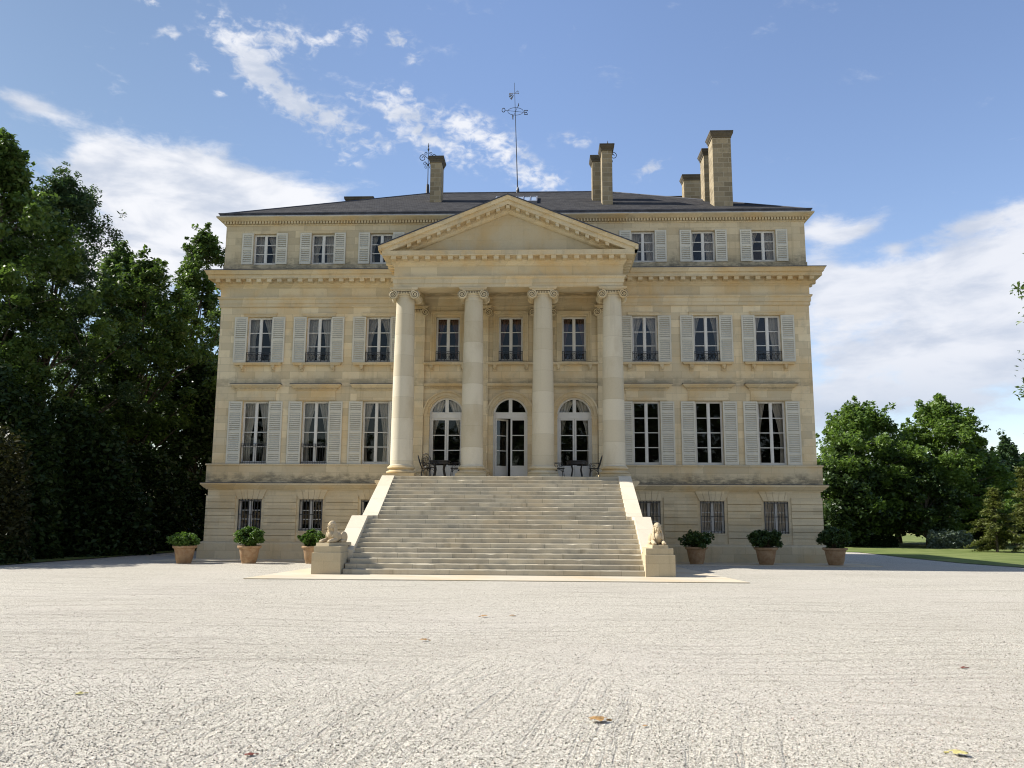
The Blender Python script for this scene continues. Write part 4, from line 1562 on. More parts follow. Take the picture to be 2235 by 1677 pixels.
def parapet(s):
    mb = MB()
    cp = .115
    # upper flight
    yA, zA = YT + .05, ZT + .02
    yB, zB = YU0 - .05, ZL + cp
    ia, oa, ob = 4.26, 4.74, 4.80
    def slab(pts_in, pts_out, th):
        n = len(pts_in)
        for k in range(n - 1):
            (x0, y0, z0), (x1, y1, z1) = pts_in[k], pts_in[k + 1]
            (X0, Y0, Z0_), (X1, Y1, Z1_) = pts_out[k], pts_out[k + 1]
            p = [(s * x0, y0, z0 - th), (s * X0, Y0, Z0_ - th), (s * X1, Y1, Z1_ - th), (s * x1, y1, z1 - th), (s * x0, y0, z0), (s * X0, Y0, Z0_), (s * X1, Y1, Z1_), (s * x1, y1, z1)]
            if s < 0: p = [p[1], p[0], p[3], p[2], p[5], p[4], p[7], p[6]]
            mb.hexa(p)
    inn = [(4.275, yA + .34, zA + .012), (4.275, yA, zA), (4.285, yB, zB)]
    out = [(4.75, yA + .34, zA + .012), (4.75, yA, zA), (4.82, yB, zB)]
    slab(inn, out, 1.2)
    # landing stretch and lower flight
    yC, zC = YL0 - .02, ZL + cp - .005
    yD = -9.75
    zD = zC - (yC - yD) * (RISE / TR)
    inn = [(4.45, yB + .15, zC), (4.45, yC, zC), (4.45, yD, zD)]
    out = [(4.985, yB + .15, zC), (4.985, yC, zC), (4.985, yD, zD)]
    slab(inn, out, .95)
    return mb.build('parapet', M['coping'], stair)


parapet(-1)
parapet(1)
mb = MB()
for s in (-1, 1):      # side walls under the parapets
    for (a, b, y0, y1, zt_) in ((4.31, 4.72, -6.6, -3.6, 1.9), (4.5, 4.95, -9.7, -6.6, .7)):
        x0, x1 = sorted((s * a, s * b))
        mb.box(x0, x1, y0, y1, -.1, zt_)
    # stepped infill so the flight is solid from the side
mb.build('stair_wall', M['base'], stair)
for px in (-5.02, 4.87):
    mb = MB()
    mb.box(px - .435, px + .435, -10.72, -9.55, .05, .785)
    mb.box(px - .405, px + .395, -10.63, -9.58, .785, .975)
    mb.build('pedestal', M['ped'], stair)


# ---------------------------------------------------------------- sphinx statues
def rm(ax, a):
    return Matrix.Rotation(R(a), 3, ax)


def sphinx_mesh():
    mb = MB()
    z = .0
    # origin at slab top centre, facing -y; body runs back along +y
    mb.ellipsoid((0, .30, .17), (.165, .38, .165), 18, 12)            # trunk
    mb.ellipsoid((0, .02, .22), (.155, .17, .20), 18, 12)             # chest
    mb.ellipsoid((0, -.06, .23), (.125, .11, .13), 16, 10)            # breast
    for s in (-1, 1):
        mb.ellipsoid((s * .155, .02, .20), (.065, .12, .17), 14, 9)   # shoulder
        mb.tube([(s * .165, .05, .10), (s * .17, -.12, .075), (s * .17, -.27, .062)], [.075, .066, .06], 12)   # foreleg
        mb.ellipsoid((s * .17, -.31, .055), (.068, .085, .055), 12, 8)   # paw
        for k in (-1.5, -.5, .5, 1.5):
            mb.ellipsoid((s * .17 + k * .029, -.375, .045), (.017, .035, .032), 8, 6)   # toes
        mb.ellipsoid((s * .16, .50, .17), (.085, .19, .165), 14, 9, rm('X', -20))       # haunch
        mb.tube([(s * .20, .55, .07), (s * .21, .36, .05), (s * .205, .26, .045)], [.06, .05, .045], 10)
    H = lambda x, y, z: (x * 1.3, (y + .02) * 1.25 - .03, .335 + (z - .43) * 1.32)
    E = lambda c, r, n=12, m=8: mb.ellipsoid(H(*c), (r[0] * 1.3, r[1] * 1.25, r[2] * 1.32), n, m)
    E((0, .01, .43), (.085, .085, .12), 14, 9)             # neck
    E((0, -.02, .545), (.080, .105, .125), 18, 12)         # head
    E((0, -.128, .535), (.016, .030, .036))                # nose
    E((0, -.118, .487), (.036, .018, .009))                # lips
    E((0, -.114, .475), (.030, .018, .008))
    E((0, -.102, .452), (.036, .028, .024))                # chin
    for s in (-1, 1):
        E((s * .036, -.112, .580), (.026, .016, .009))     # brow
        E((s * .038, -.106, .556), (.017, .012, .008))     # eye
        E((s * .049, -.090, .515), (.028, .026, .030))     # cheek
    return mb


def nemes_mesh():
    mb = MB()
    H = lambda x, y, z: (x * 1.22, (y + .02) * 1.22 - .02, .335 + (z - .43) * 1.30)
    E = lambda c, r, n=14, m=9, rot=None: mb.ellipsoid(H(*c), (r[0] * 1.22, r[1] * 1.22, r[2] * 1.30), n, m, rot)
    E((0, .012, .585), (.112, .118, .102), 18, 12)
    for s in (-1, 1):
        E((s * .098, .03, .50), (.036, .085, .135), rot=rm('Y', s * -9))
        mb.tube([H(s * .115, .01, .45), H(s * .112, -.060, .37), H(s * .095, -.10, .30)], [.048, .045, .036], 10)
        for k in range(6):
            mb.tube([H(s * .112, -.06, .615 - k * .045), H(s * (.140 + .003 * k), .04, .61 - k * .045)], .009, 5)
    E((0, .13, .43), (.10, .06, .18), 12, 8)
    mb.tube([H(.102 * math.cos(a), .012 - .122 * math.sin(a), .612) for a in [math.pi * k / 10 for k in range(11)]], .015, 6)
    return mb


sb = sphinx_mesh()
me_s = sb.mesh('sphinx_body', M['sphinx'], True)
me_n = nemes_mesh().mesh('headdress', M['sphinx'], True)
mb = MB()
mb.hexa([(-.235, -.44, 0), (.235, -.44, 0), (.235, .72, 0), (-.235, .72, 0), (-.23, -.435, .092), (.23, -.435, .092), (.23, .715, .092), (-.23, .715, .092)])
me_sl = mb.mesh('statue_slab', M['ped'])
for px, rz_, lab in ((-5.03, R(-22), 'weathered stone sphinx left of the staircase, half turned with its flank showing'),
                     (4.88, R(2), 'pale sunlit stone sphinx right of the staircase, facing straight ahead')):
    e = tag(empty('sphinx_statue', (px, -10.13, .976), rz_), lab, 'statue', 'stone sphinxes flanking the steps')
    b = link_mesh('sphinx_body', me_s, e, (0, 0, .085)); b.scale = (.86, .9, 1.0)
    md = b.modifiers.new('merge', 'REMESH'); md.mode = 'VOXEL'; md.voxel_size = .0075; md.use_smooth_shade = True
    h = link_mesh('headdress', me_n, e, (0, 0, .085)); h.scale = (.86, .9, 1.0)
    md = h.modifiers.new('merge', 'REMESH'); md.mode = 'VOXEL'; md.voxel_size = .007; md.use_smooth_shade = True
    link_mesh('statue_slab', me_sl, e, (0, 0, 0))


# ---------------------------------------------------------------- garden furniture on the terrace
def chair_parts():
    seat = MB()
    seat.lathe([(.0, .425), (.19, .425), (.21, .435), (.21, .45), (.19, .458), (.0, .455)], 0, 0, 20, False)
    seat.tube([(.215 * math.cos(a), .215 * math.sin(a), .44) for a in [2 * math.pi * k / 24 for k in range(24)]], .014, 6, True)
    back = MB()
    hoop = []
    for k in range(17):
        a = math.pi * k / 16
        hoop.append((-.205 - .10 * math.sin(a) - .03, .215 * math.cos(a), .62 + .36 * math.sin(a)))
    hoop = [(-.15, .16, .45)] + hoop + [(-.15, -.16, .45)]
    back.tube(hoop, .014, 6)
    inner = [(-.245 - .07 * math.sin(math.pi * k / 12), .14 * math.cos(math.pi * k / 12), .62 + .24 * math.sin(math.pi * k / 12)) for k in range(13)]
    back.tube([(-.17, .11, .45)] + inner + [(-.17, -.11, .45)], .010, 5)
    for k in range(-4, 5):
        yy = k * .042
        zt = .62 + .35 * math.sqrt(max(0, 1 - (yy / .215) ** 2))
        back.tube([(-.17, yy * .7, .46), (-.215, yy, .62), (-.235 - .10 * (zt - .62) / .36, yy, zt)], .0075, 4)
    for zz in (.56, .68, .80):
        back.tube([(-.20 - .1 * (zz - .5) / .5 - .015, .19, zz), (-.215 - .1 * (zz - .5) / .5 - .02, 0, zz), (-.20 - .1 * (zz - .5) / .5 - .015, -.19, zz)], .007, 4)
    back.tube([(.06 * 0 - .255, .06 * math.cos(a), .74 + .06 * math.sin(a)) for a in [k * math.pi / 8 for k in range(16)]], .010, 5, True)
    arms = []
    for s in (-1, 1):
        m = MB()
        m.tube([(-.23, s * .215, .66), (-.08, s * .26, .66), (.10, s * .26, .65), (.17, s * .245, .60), (.155, s * .22, .44)], .012, 6)
        m.tube([(p[0], s * .235, p[2]) for p in spiral((.03, 0, .55), .07, .02, 1.2, math.pi / 2, 1, 16)], .008, 4)
        arms.append(m)
    legs = []
    for sx, sy in ((1, 1), (1, -1), (-1, 1), (-1, -1)):
        m = MB()
        m.tube([(sx * .15, sy * .15, .43), (sx * .17, sy * .17, .25), (sx * .19, sy * .19, .0)], [.016, .014, .014], 6)
        m.tube([(sx * .155, sy * .155, .3), (sx * .1, sy * .1, .37), (0, 0, .40)], .009, 5)
        legs.append(m)
    return (seat.mesh('seat', M['iron'], True), back.mesh('backrest', M['iron'], True), [a.mesh('armrest', M['iron'], True) for a in arms], [l.mesh('leg', M['iron'], True) for l in legs])


CP = chair_parts()


def cafe_chair(x, y, rz_, lab):
    e = tag(empty('garden_chair', (x, y, 3.381), rz_), lab, 'chair', 'black iron garden chairs on the terrace')
    link_mesh('seat', CP[0], e, (0, 0, 0))
    link_mesh('backrest', CP[1], e, (0, 0, 0))
    for m in CP[2]: link_mesh('armrest', m, e, (0, 0, 0))
    for m in CP[3]: link_mesh('leg', m, e, (0, 0, 0))


mb = MB()
mb.lathe([(.0, .70), (.42, .70), (.44, .71), (.44, .745), (.42, .752), (.0, .752)], 0, 0, 32, False)
mb.lathe([(.40, .60), (.41, .60), (.41, .70), (.40, .70)], 0, 0, 32, False)
me_top = mb.mesh('tabletop', M['iron'], True)
tl = []
for k in range(4):
    a = R(45 + 90 * k)
    m = MB()
    m.tube([(.33 * math.cos(a), .33 * math.sin(a), .70), (.24 * math.cos(a), .24 * math.sin(a), .4), (.34 * math.cos(a), .34 * math.sin(a), .0)], .028, 8)
    tl.append(m.mesh('leg', M['iron'], True))
for x, lab in ((-2.86, 'round black iron garden table on the terrace left of the entrance door'), (2.80, 'round black iron garden table on the terrace right of the entrance door')):
    e = tag(empty('garden_table', (x, -1.35, 3.381)), lab, 'table', 'black iron garden tables on the terrace')
    link_mesh('tabletop', me_top, e, (0, 0, 0))
    for m in tl: link_mesh('leg', m, e, (0, 0, 0))
cafe_chair(-3.45, -1.25, R(5), 'iron chair furthest left, half hidden behind the chair with its back to the steps')
cafe_chair(-3.22, -1.95, R(72), 'iron chair with its fan back turned to the steps, at the left table')
cafe_chair(-2.2, -1.30, R(178), 'iron chair at the right side of the left table, beside the second column')
cafe_chair(2.08, -1.35, R(8), 'iron chair at the left side of the right table, beside the third column')
cafe_chair(3.52, -1.30, R(172), 'iron chair at the right side of the right table, beside the fourth column')


# ---------------------------------------------------------------- foliage
def leaf_quads(rng, centers, size, flat=.55, aspect=.55):
    n = len(centers)
    nrm = rng.normal(size=(n, 3))
    nrm[:, 2] = np.abs(nrm[:, 2]) + flat
    nrm /= np.linalg.norm(nrm, axis=1)[:, None]
    a = np.cross(nrm, rng.normal(size=(n, 3)))
    a /= np.linalg.norm(a, axis=1)[:, None] + 1e-9
    b = np.cross(nrm, a)
    s = size * rng.uniform(.6, 1.35, n)[:, None]
    fold = nrm * s * .22
    v = np.stack([centers - a * s, centers + b * s * aspect + fold, centers + a * s, centers - b * s * aspect + fold], 1).reshape(-1, 3)
    q = np.arange(n * 4).reshape(n, 4)
    return v, q


def clump_leaves(rng, cl, per, rad, squash=.75):
    n = len(cl)
    d = rng.normal(size=(n, per, 3))
    d /= np.linalg.norm(d, axis=2)[:, :, None]
    rr = rng.uniform(0.15, 1, (n, per, 1)) ** .6
    rads = rad * rng.uniform(.55, 1.3, (n, 1, 1))
    p = cl[:, None, :] + d * rr * rads * np.array([1, 1, squash])
    return p.reshape(-1, 3)


def envelope(rng, n, h0, h1, rx, lobes, shell=.45):
    """random points in an uneven egg-shaped crown"""
    out = []
    ph = rng.uniform(0, 6.28, 8)
    am = rng.uniform(.08, .2, 8)
    while len(out) < n:
        t = rng.uniform(0, 1)
        a = rng.uniform(0, 2 * math.pi)
        prof = math.sin(math.pi * min(1, (t * .93 + .07)) ** .75) ** .7
        k = 1 + sum(am[i] * math.sin((i % 4 + 1) * a + ph[i] + (i + 1) * 1.3 * t * 3) for i in range(lobes))
        r = rx * prof * k * (rng.uniform(0, 1) ** shell)
        out.append((r * math.cos(a), r * math.sin(a), h0 + (h1 - h0) * t))
    return np.array(out)


def tree(name, label, cat, x, y, h, rx, seed, mat, h0=.25, n_cl=150, per=110, rad=.75, leaf=.17, trunk_r=.28, group=None, lobes=6, shell=.42, flat=.55, squash=.75, aspect=.55, lean=(0, 0)):
    rng = np.random.default_rng(seed)
    z = gzf(x, y)
    e = tag(empty(name, (x, y, z)), label, cat, group)
    cl = envelope(rng, n_cl, h * h0, h - rad * .6, rx, lobes, shell)
    cl[:, 0] += lean[0] * cl[:, 2] / h
    cl[:, 1] += lean[1] * cl[:, 2] / h
    p = clump_leaves(rng, cl, per, rad, squash)
    # stray twigs breaking the outline
    ax_ = np.array([lean[0] * .5, lean[1] * .5, h * (.35 + h0 * .4)])
    d = cl - ax_
    ln = np.linalg.norm(d, axis=1)
    far_ = np.argsort(-ln / (1 + .3 * rng.uniform(size=n_cl)))[:max(8, n_cl // 3)]
    tw = cl[far_] + d[far_] / ln[far_, None] * rng.uniform(.4, 1.25, (len(far_), 1)) * rad * 1.15 + rng.normal(size=(len(far_), 3)) * .2
    p = np.concatenate([p, clump_leaves(rng, tw, 22, rad * .42, 1.0)])
    p[:, 2] = np.maximum(p[:, 2], .12)
    v, q = leaf_quads(rng, p, leaf, flat, aspect)
    link_mesh('crown', np_mesh('crown', v, q, mat), e, (0, 0, 0))
    mb = MB()
    th = h * .86
    tp = []
    for k in range(9):
        t = k / 8
        tp.append(Vector((lean[0] * t + rng.normal() * .1 * t * 2, lean[1] * t + rng.normal() * .1 * t * 2, th * t - .05)))
    rad_t = [trunk_r * (1.25 if k == 0 else 1) * (1 - .92 * (k / 8) ** .9) + .015 for k in range(9)]
    mb.tube(tp, rad_t, 9)
    order = rng.permutation(n_cl)
    ends = []
    for i in order[:min(26, n_cl)]:
        c = Vector(cl[i])
        k = int(np.clip(round((c.z * .62) / th * 8), 1, 7))
        a = tp[k]
        mid = a.lerp(c, .5) + Vector((0, 0, .06 * (c - a).length))
        r0 = max(.03, rad_t[k] * .5)
        mb.tube([a, mid, c], [r0, r0 * .55, .015], 6)
        ends.append((mid, r0 * .5)); ends.append((c, .02))
    for i in order[26:min(120, n_cl)]:
        c = Vector(cl[i])
        a, r0 = min(ends, key=lambda q_: (q_[0] - c).length)
        mb.tube([a, a.lerp(c, .5) + Vector((0, 0, .1)), c], [max(.016, r0 * .6), .016, .008], 5)
    mb.build('trunk', M['bark'], e, True)
    return e


def bush(name, label, cat, x, y, h, rx, ry, seed, mat, n=9000, leaf=.12, group=None, top=.5):
    """dense evergreen mass: many leaves in a lumpy shell over inner branches"""
    rng = np.random.default_rng(seed)
    z = gzf(x, y)
    e = tag(empty(name, (x, y, z)), label, cat, group)
    d = rng.normal(size=(n, 3))
    d[:, 2] = np.abs(d[:, 2])
    d /= np.linalg.norm(d, axis=1)[:, None]
    a = np.arctan2(d[:, 1], d[:, 0])
    k = 1 + .10 * np.sin(3 * a + seed) + .08 * np.sin(5 * a + 4 * d[:, 2] + seed * 2) + .07 * np.sin(9 * d[:, 2] + 7 * a) + .05 * np.sin(13 * a + 11 * d[:, 2])
    rr = rng.uniform(.0, 1, n) ** .22
    # squarish lower flanks: push the sides out towards the ground
    hz = d[:, 2]
    side = np.sqrt(1 - hz ** 2) ** top
    p = np.stack([np.cos(a) * side * rx * k * rr, np.sin(a) * side * ry * k * rr, hz * h * (.93 + .07 * k) * (.25 + .75 * rr)], -1)
    low = rng.uniform(0, 1, n) < .3
    p[low, 2] *= rng.uniform(0.02, .8, low.sum())
    p[:, 2] = np.maximum(p[:, 2], .05)
    p += rng.normal(size=p.shape) * .07
    v, q = leaf_quads(rng, p, leaf, .5)
    link_mesh('foliage', np_mesh('foliage', v, q, mat), e, (0, 0, 0))
    mb = MB()
    for i in range(14):
        an = rng.uniform(0, 6.28)
        q_ = rng.uniform(.25, .75)
        zt = h * rng.uniform(.45, .8)
        mb.tube([(rx * .08 * math.cos(an), ry * .08 * math.sin(an), -.05), (rx * q_ * .5 * math.cos(an), ry * q_ * .5 * math.sin(an), zt * .5), (rx * q_ * math.cos(an), ry * q_ * math.sin(an), zt)], [.09 * h / 6 + .01, .05 * h / 6 + .008, .012], 6)
    mb.build('stems', M['bark'], e, True)
    return e


GL = 'tall trees on the left'
tree('tree', 'tallest tree, broad dark crown cut by the left edge of the photo', 'tree', -25.6, 2.5, 20.4, 4.5, 11, M['leaf_plane'], .3, 330, 140, .68, .135, .42, GL)
tree('tree', 'feathery grey-green tree rising between the tallest tree and the gap of sky', 'tree', -25.4, 7.5, 20.6, 5.0, 12, M['leaf_ash'], .2, 420, 130, .62, .12, .34, GL, aspect=.35, shell=.5, lobes=8)
tree('tree', 'round-topped tree with sky showing through its middle, behind the laurel shrubs', 'tree', -22.5, 11.5, 17.0, 3.6, 13, M['leaf_plane'], .36, 260, 130, .62, .135, .3, GL)
tree('tree', 'tree with spreading crown set back behind the feathery one', 'tree', -27.2, 17.5, 19.6, 3.9, 14, M['leaf_plane'], .3, 260, 120, .66, .14, .3, GL)
tree('tree', 'bright green tree with thin topmost sprigs right behind the mansion corner', 'tree', -23.4, 21.5, 22.3, 3.5, 15, M['leaf_plane'], .2, 330, 110, .58, .13, .32, GL)
tree('tree', 'lower dark tree filling the gap beside the mansion wall', 'tree', -19.6, 14.0, 11.6, 2.6, 16, M['leaf_dark'], .08, 170, 110, .75, .16, .22, GL)
tree('tree', 'low dark tree furthest back, seen between the trunks on the left', 'tree', -33.0, 27, 11.5, 4.2, 18, M['leaf_dark'], .05, 180, 100, 1.0, .24, .3, GL)
tree('tree', 'dark tree at the far left edge beneath the tallest crown', 'tree', -29.0, 6.5, 12.5, 4.4, 19, M['leaf_dark'], .08, 210, 110, .9, .2, .3, GL)
GS = 'evergreen shrubs along the left lawn'
bush('laurel_shrub', 'huge dark laurel shrub at the left edge, taller than its neighbours', 'shrub', -22.6, -2.2, 8.4, 4.0, 3.6, 21, M['leaf_laurel'], 26000, .14, GS, .95)
bush('laurel_shrub', 'dome-shaped dark laurel shrub in the middle of the row', 'shrub', -21.4, 3.0, 7.2, 4.2, 3.6, 22, M['leaf_laurel'], 26000, .14, GS, .95)
bush('laurel_shrub', 'dark laurel shrub nearest the mansion, sloping down to the gravel', 'shrub', -20.4, 8.0, 5.6, 3.6, 3.3, 23, M['leaf_laurel'], 20000, .14, GS, .95)
bush('laurel_shrub', 'low black-green shrub in the corner behind the leftmost flower pot', 'shrub', -18.7, 14.2, 4.2, 1.9, 2.6, 24, M['leaf_laurel'], 9000, .13, GS)
bush('camellia_shrub', 'russet-tinged shrub in front of the laurels at the left photo edge', 'shrub', -19.4, -6.2, 5.2, 1.7, 2.6, 25, M['leaf_russet'], 12000, .11)
bush('low_hedge', 'low clipped dark hedge on the grass at the bottom left edge', 'hedge', -18.3, -6.6, .95, .8, 2.4, 26, M['leaf_laurel'], 4500, .07)

GR = 'trees beyond the right lawn'
tree('tree', 'broad light-topped plane tree rising directly beside the mansion wall', 'tree', 34.6, 53.5, 14.6, 6.6, 31, M['leaf_bright'], .10, 420, 100, .95, .20, .4, GR, shell=.4, lobes=8)
tree('tree', 'tallest of the right trees, wide crown with sky holes and forked trunk', 'tree', 43.6, 54, 15.2, 6.0, 32, M['leaf_bright'], .10, 330, 100, .9, .20, .36, GR, shell=.45, lobes=8)
tree('tree', 'dark tree whose branches reach right above the sparse tree', 'tree', 48.2, 57, 11.4, 4.4, 33, M['leaf_plane'], .12, 200, 90, .85, .2, .3, GR)
tree('tree', 'thin sparse tree with airy top near the right photo edge', 'tree', 52.4, 58, 11.3, 3.2, 34, M['leaf_ash'], .2, 90, 70, .9, .2, .22, GR)
tree('tree', 'dense dark tree behind the yellow conifer', 'tree', 55.0, 60, 10.4, 5.4, 35, M['leaf_dark'], .05, 190, 110, 1.1, .26, .3, GR)
tree('tree', 'slim young tree on the lawn with bare lower stem and dark foot', 'tree', 39.4, 49.5, 8.6, 2.5, 36, M['leaf_dark'], .22, 90, 90, .8, .2, .17, GR)
tree('tree', 'low dark tree hanging down to the ground behind the rightmost flower pot', 'tree', 31.8, 51, 9.5, 4.0, 37, M['leaf_dark'], .03, 190, 110, 1.0, .24, .3, GR)
tree('tree', 'dark tree in the middle gap, its branches touching the silver hedge', 'tree', 41.8, 62, 10.5, 4.6, 38, M['leaf_dark'], .13, 170, 100, 1.1, .26, .3, GR)
bush('silver_hedge', 'pale silvery willow hedge beneath the right trees', 'hedge', 40.6, 47.5, 1.75, 2.1, .9, 41, M['leaf_silver'], 5000, .13, top=.2)
bush('dark_hedge', 'low dark clipped hedge in front of the sunny meadow', 'hedge', 35.6, 51.0, 1.2, 1.4, .8, 42, M['leaf_laurel'], 4000, .12, top=.2)
bush('round_shrub', 'dark shrub at the right end of the lawn under the trees', 'shrub', 47.6, 57.5, 3.2, 2.4, 1.6, 43, M['leaf_dark'], 5000, .16)

# conifer with layered, drooping yellow-green boughs
def conifer(x, y, h, rx, seed, lab):
    rng = np.random.default_rng(seed)
    e = tag(empty('conifer_tree', (x, y, gzf(x, y))), lab, 'conifer', 'yellow-green conifers on the lawn')
    P = []
    mb = MB()
    mb.tube([(0, 0, -.05), (.05, 0, h * .5), (0, .05, h)], [.12, .07, .015], 7)
    nb = 46
    for k in range(nb):
        t = (k + .5) / nb
        z = h * (.06 + .92 * t)
        L = rx * (1 - t) ** .7 * rng.uniform(.6, 1.15)
        a = rng.uniform(0, 6.28)
        c, s = math.cos(a), math.sin(a)
        mb.tube([(0, 0, z), (c * L * .6, s * L * .6, z + .05), (c * L, s * L, z - .22 * L)], [.03, .018, .006], 5)
        m = int(170 * L / rx + 40)
        u = rng.uniform(.15, 1, m)
        w = rng.normal(size=(m, 3)) * np.array([.20, .20, .05])
        P.append(np.stack([c * L * u, s * L * u, z + .1 * u - .3 * L * u ** 2], -1) + w)
    v, q = leaf_quads(rng, np.concatenate(P), .15, 1.2, .35)
    link_mesh('crown', np_mesh('crown', v, q, M['leaf_conifer']), e, (0, 0, 0))
    mb.build('trunk', M['bark'], e, True)


conifer(40.6, 39.0, 5.6, 2.6, 51, 'yellow-green conifer with layered boughs standing on the right lawn')
conifer(44.4, 41.0, 7.6, 2.4, 52, 'taller yellow-green conifer cut by the right photo edge')
# overhanging branches of a nearby tree, just reaching in at the right edge
def near_tree():
    rng = np.random.default_rng(61)
    x, y = 18.5, -11.0
    e = tag(empty('overhanging_tree', (x, y, gzf(x, y))), 'tree outside the right edge whose glossy leaf tips hang into the photo', 'tree')
    cl = envelope(rng, 150, 3.0, 12.0, 2.6, 6, .5)
    tips = np.array([(-2.55, -.2, 6.35), (-2.35, .3, 6.0), (-2.75, .1, 5.65), (-2.45, -.3, 5.2), (-2.9, .0, 5.35), (-2.55, 0, 8.35), (-2.7, .2, 8.6), (-2.2, .1, 9.75), (-2.35, .1, 4.75)])
    p = np.concatenate([clump_leaves(rng, cl, 60, .6), clump_leaves(rng, tips, 42, .34)])
    v, q = leaf_quads(rng, p, .085, .4, .34)
    link_mesh('crown', np_mesh('crown', v, q, M['leaf_plane']), e, (0, 0, 0))
    mb = MB()
    mb.tube([(0, 0, -.05), (.1, 0, 4), (0, .1, 8), (0, 0, 11)], [.22, .17, .1, .02], 9)
    for i in range(30):
        c = Vector(cl[i]); a = Vector((.05, 0, max(2.5, c.z * .7)))
        mb.tube([a, a.lerp(c, .5) + Vector((0, 0, .25)), c], [.05, .03, .01], 5)
    for c in tips:
        c = Vector(c); a = Vector((.05, 0, c.z * .85))
        mb.tube([a, a.lerp(c, .5) + Vector((0, 0, .35)), c], [.04, .022, .006], 5)
    mb.build('trunk', M['bark'], e, True)


near_tree()
# distant wood closing the horizon
rng = np.random.default_rng(91)
P = []
for x in np.arange(-140, 330, 3.2):
    yy = 150 + 60 * rng.uniform()
    hh = rng.uniform(3.5, 7.5)
    m = 130
    d = rng.normal(size=(m, 3)); d /= np.linalg.norm(d, axis=1)[:, None]
    P.append(np.array([x, yy, hh * .5 - 1.1]) + d * np.array([3.2, 2.5, hh * .52]) * rng.uniform(.5, 1, (m, 1)))
v, q = leaf_quads(rng, np.concatenate(P), .75, .5)
tag(link_mesh('distant_wood', np_mesh('distant_wood', v, q, M['leaf_far'])), 'far line of woodland beyond the sunny meadow', 'wood', kind='stuff')


# unseen trees added behind the viewer so the facade panes mirror something dark
P = []
for i, x in enumerate(np.arange(-46, 60, 4.0)):
    hh = (17 if x < -4 else 25) * rng.uniform(.8, 1.1)
    for _ in range(5):
        m = 260
        d = rng.normal(size=(m, 3)); d /= np.linalg.norm(d, axis=1)[:, None]
        P.append(np.array([x + rng.normal() * 1.5, -84 + rng.normal() * 3, hh * rng.uniform(.2, .82)]) + d * np.array([3.0, 3.0, hh * .17]) * rng.uniform(.4, 1, (m, 1)))
v, q = leaf_quads(rng, np.concatenate(P), .55, .5)
tag(link_mesh('added_mirror_wood', np_mesh('added_mirror_wood', v, q, M['leaf_dark'])), 'added dark mass of unseen trees for the window panes to mirror', 'wood', kind='stuff')


# ---------------------------------------------------------------- potted shrubs
mb = MB()
mb.lathe([(.0, .0), (.25, .0), (.262, .02), (.29, .12), (.30, .13), (.365, .50), (.385, .56), (.43, .575), (.445, .60), (.445, .65), (.43, .665), (.38, .665), (.37, .62), (.0, .60)], 0, 0, 36, False)
me_pot = mb.mesh('terracotta_pot', M['terracotta'], True)
mb = MB()
mb.lathe([(.0, .615), (.372, .615), (.372, .625), (.0, .635)], 0, 0, 24, False)
me_soil = mb.mesh('soil', M['soil'])


def potted(x, y, lab, shape, mat, seed, s=1.0):
    rng = np.random.default_rng(seed)
    z = max(gzf(x, y), .055 if -2.75 < y else 0)
    e = tag(empty('potted_shrub', (x, y, z), rng.uniform(0, 6)), lab, 'potted shrub', 'terracotta pots with shrubs along the facade')
    o = link_mesh('terracotta_pot', me_pot, e, (0, 0, 0)); o.scale = (s, s, 1)
    link_mesh('soil', me_soil, e, (0, 0, 0))
    rx, ry, z0, z1, n, leaf, loose = shape
    nc = 95
    d = rng.normal(size=(nc, 3)); d /= np.linalg.norm(d, axis=1)[:, None]
    rr = rng.uniform(.3, 1, (nc, 1)) ** .5
    cl = d * rr * np.array([rx, ry, (z1 - z0) / 2]) * (1 + loose * rng.normal(size=(nc, 1))) + np.array([0, 0, (z0 + z1) / 2])
    cl[:, 2] = np.maximum(cl[:, 2], z0 + .03)
    p = clump_leaves(rng, cl, n // nc, .12, .9)
    v, q = leaf_quads(rng, p, leaf, .5, .5)
    link_mesh('foliage', np_mesh('foliage', v, q, mat), e, (0, 0, 0))
    mb = MB()
    for c in cl[:40]:
        mb.tube([(c[0] * .12, c[1] * .12, .6), (c[0] * .5, c[1] * .5, (c[2] + .65) / 2), tuple(c)], [.014, .009, .004], 4)
    mb.build('stems', M['bark'], e)


potted(-12.08, -4.32, 'terracotta pot with a low loose green shrub, furthest left by the mansion corner', (.56, .52, .62, 1.12, 3800, .055, .10), M['leaf_pot'], 71)
potted(-9.76, -3.89, 'terracotta pot with a full rounded bright green shrub below the left basement windows', (.60, .56, .66, 1.34, 5600, .055, .03), M['leaf_pot'], 72)
potted(-7.40, -3.60, 'terracotta pot half hidden behind the left sphinx pedestal', (.52, .50, .64, 1.22, 4200, .055, .06), M['leaf_pot'], 73, .96)
potted(7.48, -1.95, 'smallest dark potted shrub with straggling sprigs, right of the right sphinx', (.58, .55, .62, 1.22, 3000, .06, .18), M['leaf_pot_dark'], 74)
potted(10.18, -2.05, 'terracotta pot with a wide domed dark shrub in the middle of the right wing', (.70, .66, .66, 1.34, 5600, .055, .04), M['leaf_pot_dark'], 75, 1.04)
potted(12.88, -2.0, 'terracotta pot with a tall rounded dark shrub at the right mansion corner', (.64, .62, .64, 1.46, 6200, .055, .04), M['leaf_pot_dark'], 76, 1.06)


